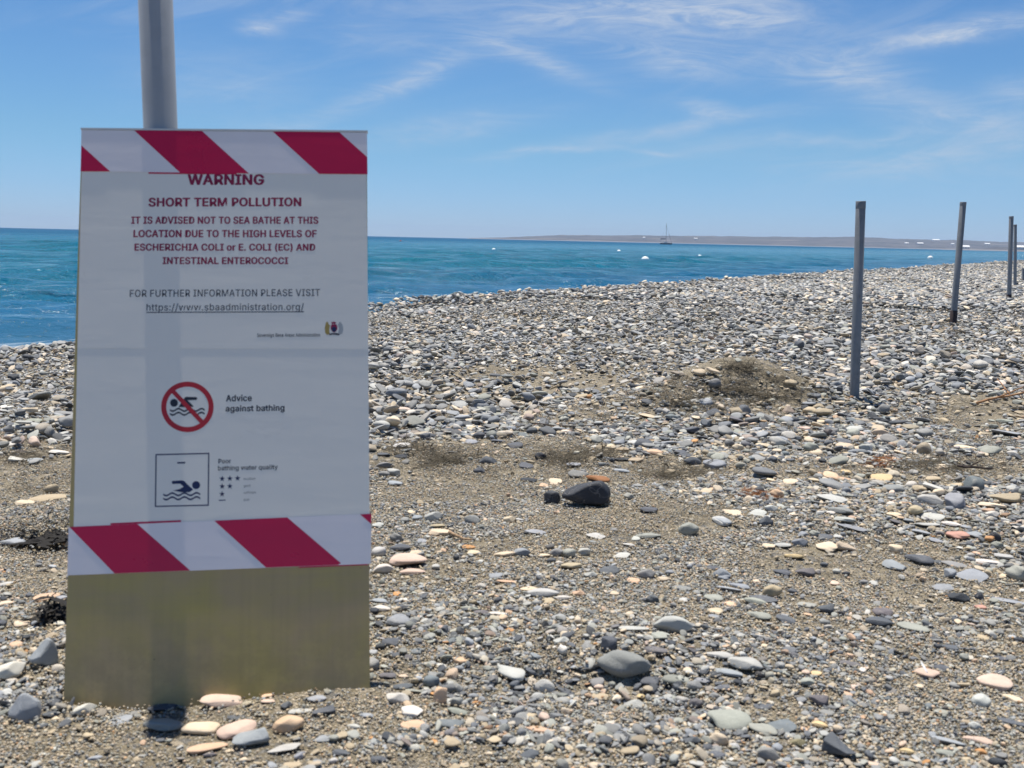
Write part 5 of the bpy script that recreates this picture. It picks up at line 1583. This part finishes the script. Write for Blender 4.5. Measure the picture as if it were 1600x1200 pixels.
def place_clump(px, py, me, label, cat='seaweed', name='weed_and_shade_clump', yaw=0, scale=1.0, dz=0.0):
    g, dep = ground_hit(px, py); o = bpy.data.objects.new(name, me); COL.objects.link(o); o.location = g + Vector((0, 0, dz)); o.rotation_euler = (0, 0, yaw); o.scale = (scale,) * 3; tag(o, label, cat); return o
place_clump(84, 968, strands(90, .028, .040, .040, .0042, 91, M_WEED_SHADE, 'weed_and_shade_clump'), 'black tangled seaweed clump beside the left edge of the sign')
place_clump(84, 834, strands(150, .085, .008, .06, .005, 92, M_WEED_SHADE, 'weed_and_shade_clump'), 'black strands standing in for the shade in the hollow left of the sign', dz=-.004)  # shade of the hollow put in as flat black strands
def twig(px, py, L, r, ang, seed, label, mat=M_WOOD, name='driftwood_twig', lift=.01, branches=2):
    g, dep = ground_hit(px, py); rng = np.random.default_rng(seed); bm = bmesh.new()
    def run(p, d_, L, r, n=6):
        pts = [p.copy()]
        for i in range(n): d_ = (d_ + Vector(rng.normal(0, .16, 3) * np.array([1, 1, .4]))).normalized(); p = p + d_ * L / n; p.z = max(p.z, r); pts.append(p.copy())
        for i in range(n):
            a, c = pts[i], pts[i + 1]; ra, rb_ = r * (1 - .5 * i / n), r * (1 - .5 * (i + 1) / n); dd_ = c - a
            bmesh.ops.create_cone(bm, cap_ends=True, segments=7, radius1=ra, radius2=rb_, depth=dd_.length * 1.06, matrix=Matrix.Translation((a + c) / 2) @ dd_.to_track_quat('Z', 'Y').to_matrix().to_4x4())
        return pts
    d0 = Vector((math.cos(ang), math.sin(ang), .12)); pts = run(Vector((-L / 2 * d0.x, -L / 2 * d0.y, lift)), d0, L, r)
    for b_ in range(branches): run(pts[2 + b_], (d0 + Vector((rng.normal(0, .6), rng.normal(0, .6), .3))).normalized(), L * .45, r * .6, 4)
    o = link(name, bm_mesh(bm, name), mat, smooth=True); o.location = g; tag(o, label, 'driftwood'); return o
twig(1572, 632, .30, .006, .30, 4, 'orange-brown branched driftwood on the sand at the right edge', simple_mat('orange_wood', (.32, .17, .08), .85, var=.3, scale=40), branches=3)
twig(1519, 743, .10, .004, -1.0, 6, 'thin dark bent twig sticking out of the sand by a white scrap', simple_mat('dark_wood', (.05, .035, .03), .85), lift=.02, branches=1)
twig(885, 668, .26, .003, -.12, 8, 'long dark twig lying on the sand behind the rust-brown stone', simple_mat('dark_wood', (.06, .045, .035), .85), branches=0)
twig(718, 846, .09, .004, -1.0, 9, 'short pale stick slanting on the gravel right of the cream oblong slab', M_WOOD, branches=0)
bm = bmesh.new(); vs = []
for i in range(9):
    q = i / 8; wd = .0042 * math.sin(math.pi * min(1, q * 1.05)) ** .6 + .0004
    wd *= .5; vs.append([bm.verts.new((-wd, q * .022, .001 + .004 * q)), bm.verts.new((0, q * .022, .0022 + .004 * q)), bm.verts.new((wd, q * .022, .001 + .004 * q))])
for a, c in zip(vs, vs[1:]):
    for j in range(2): bm.faces.new([a[j], a[j + 1], c[j + 1], c[j]])
g, dep = ground_hit(1448, 1064); o = link('feather', bm_mesh(bm, 'feather'), M_FEATH); o.location = g + Vector((0, 0, .012)); o.rotation_euler = (.5, 0, .35); o.modifiers.new('thickness', 'SOLIDIFY').thickness = .0006
tag(o, 'small white feather lying against the pink oval stone', 'feather')
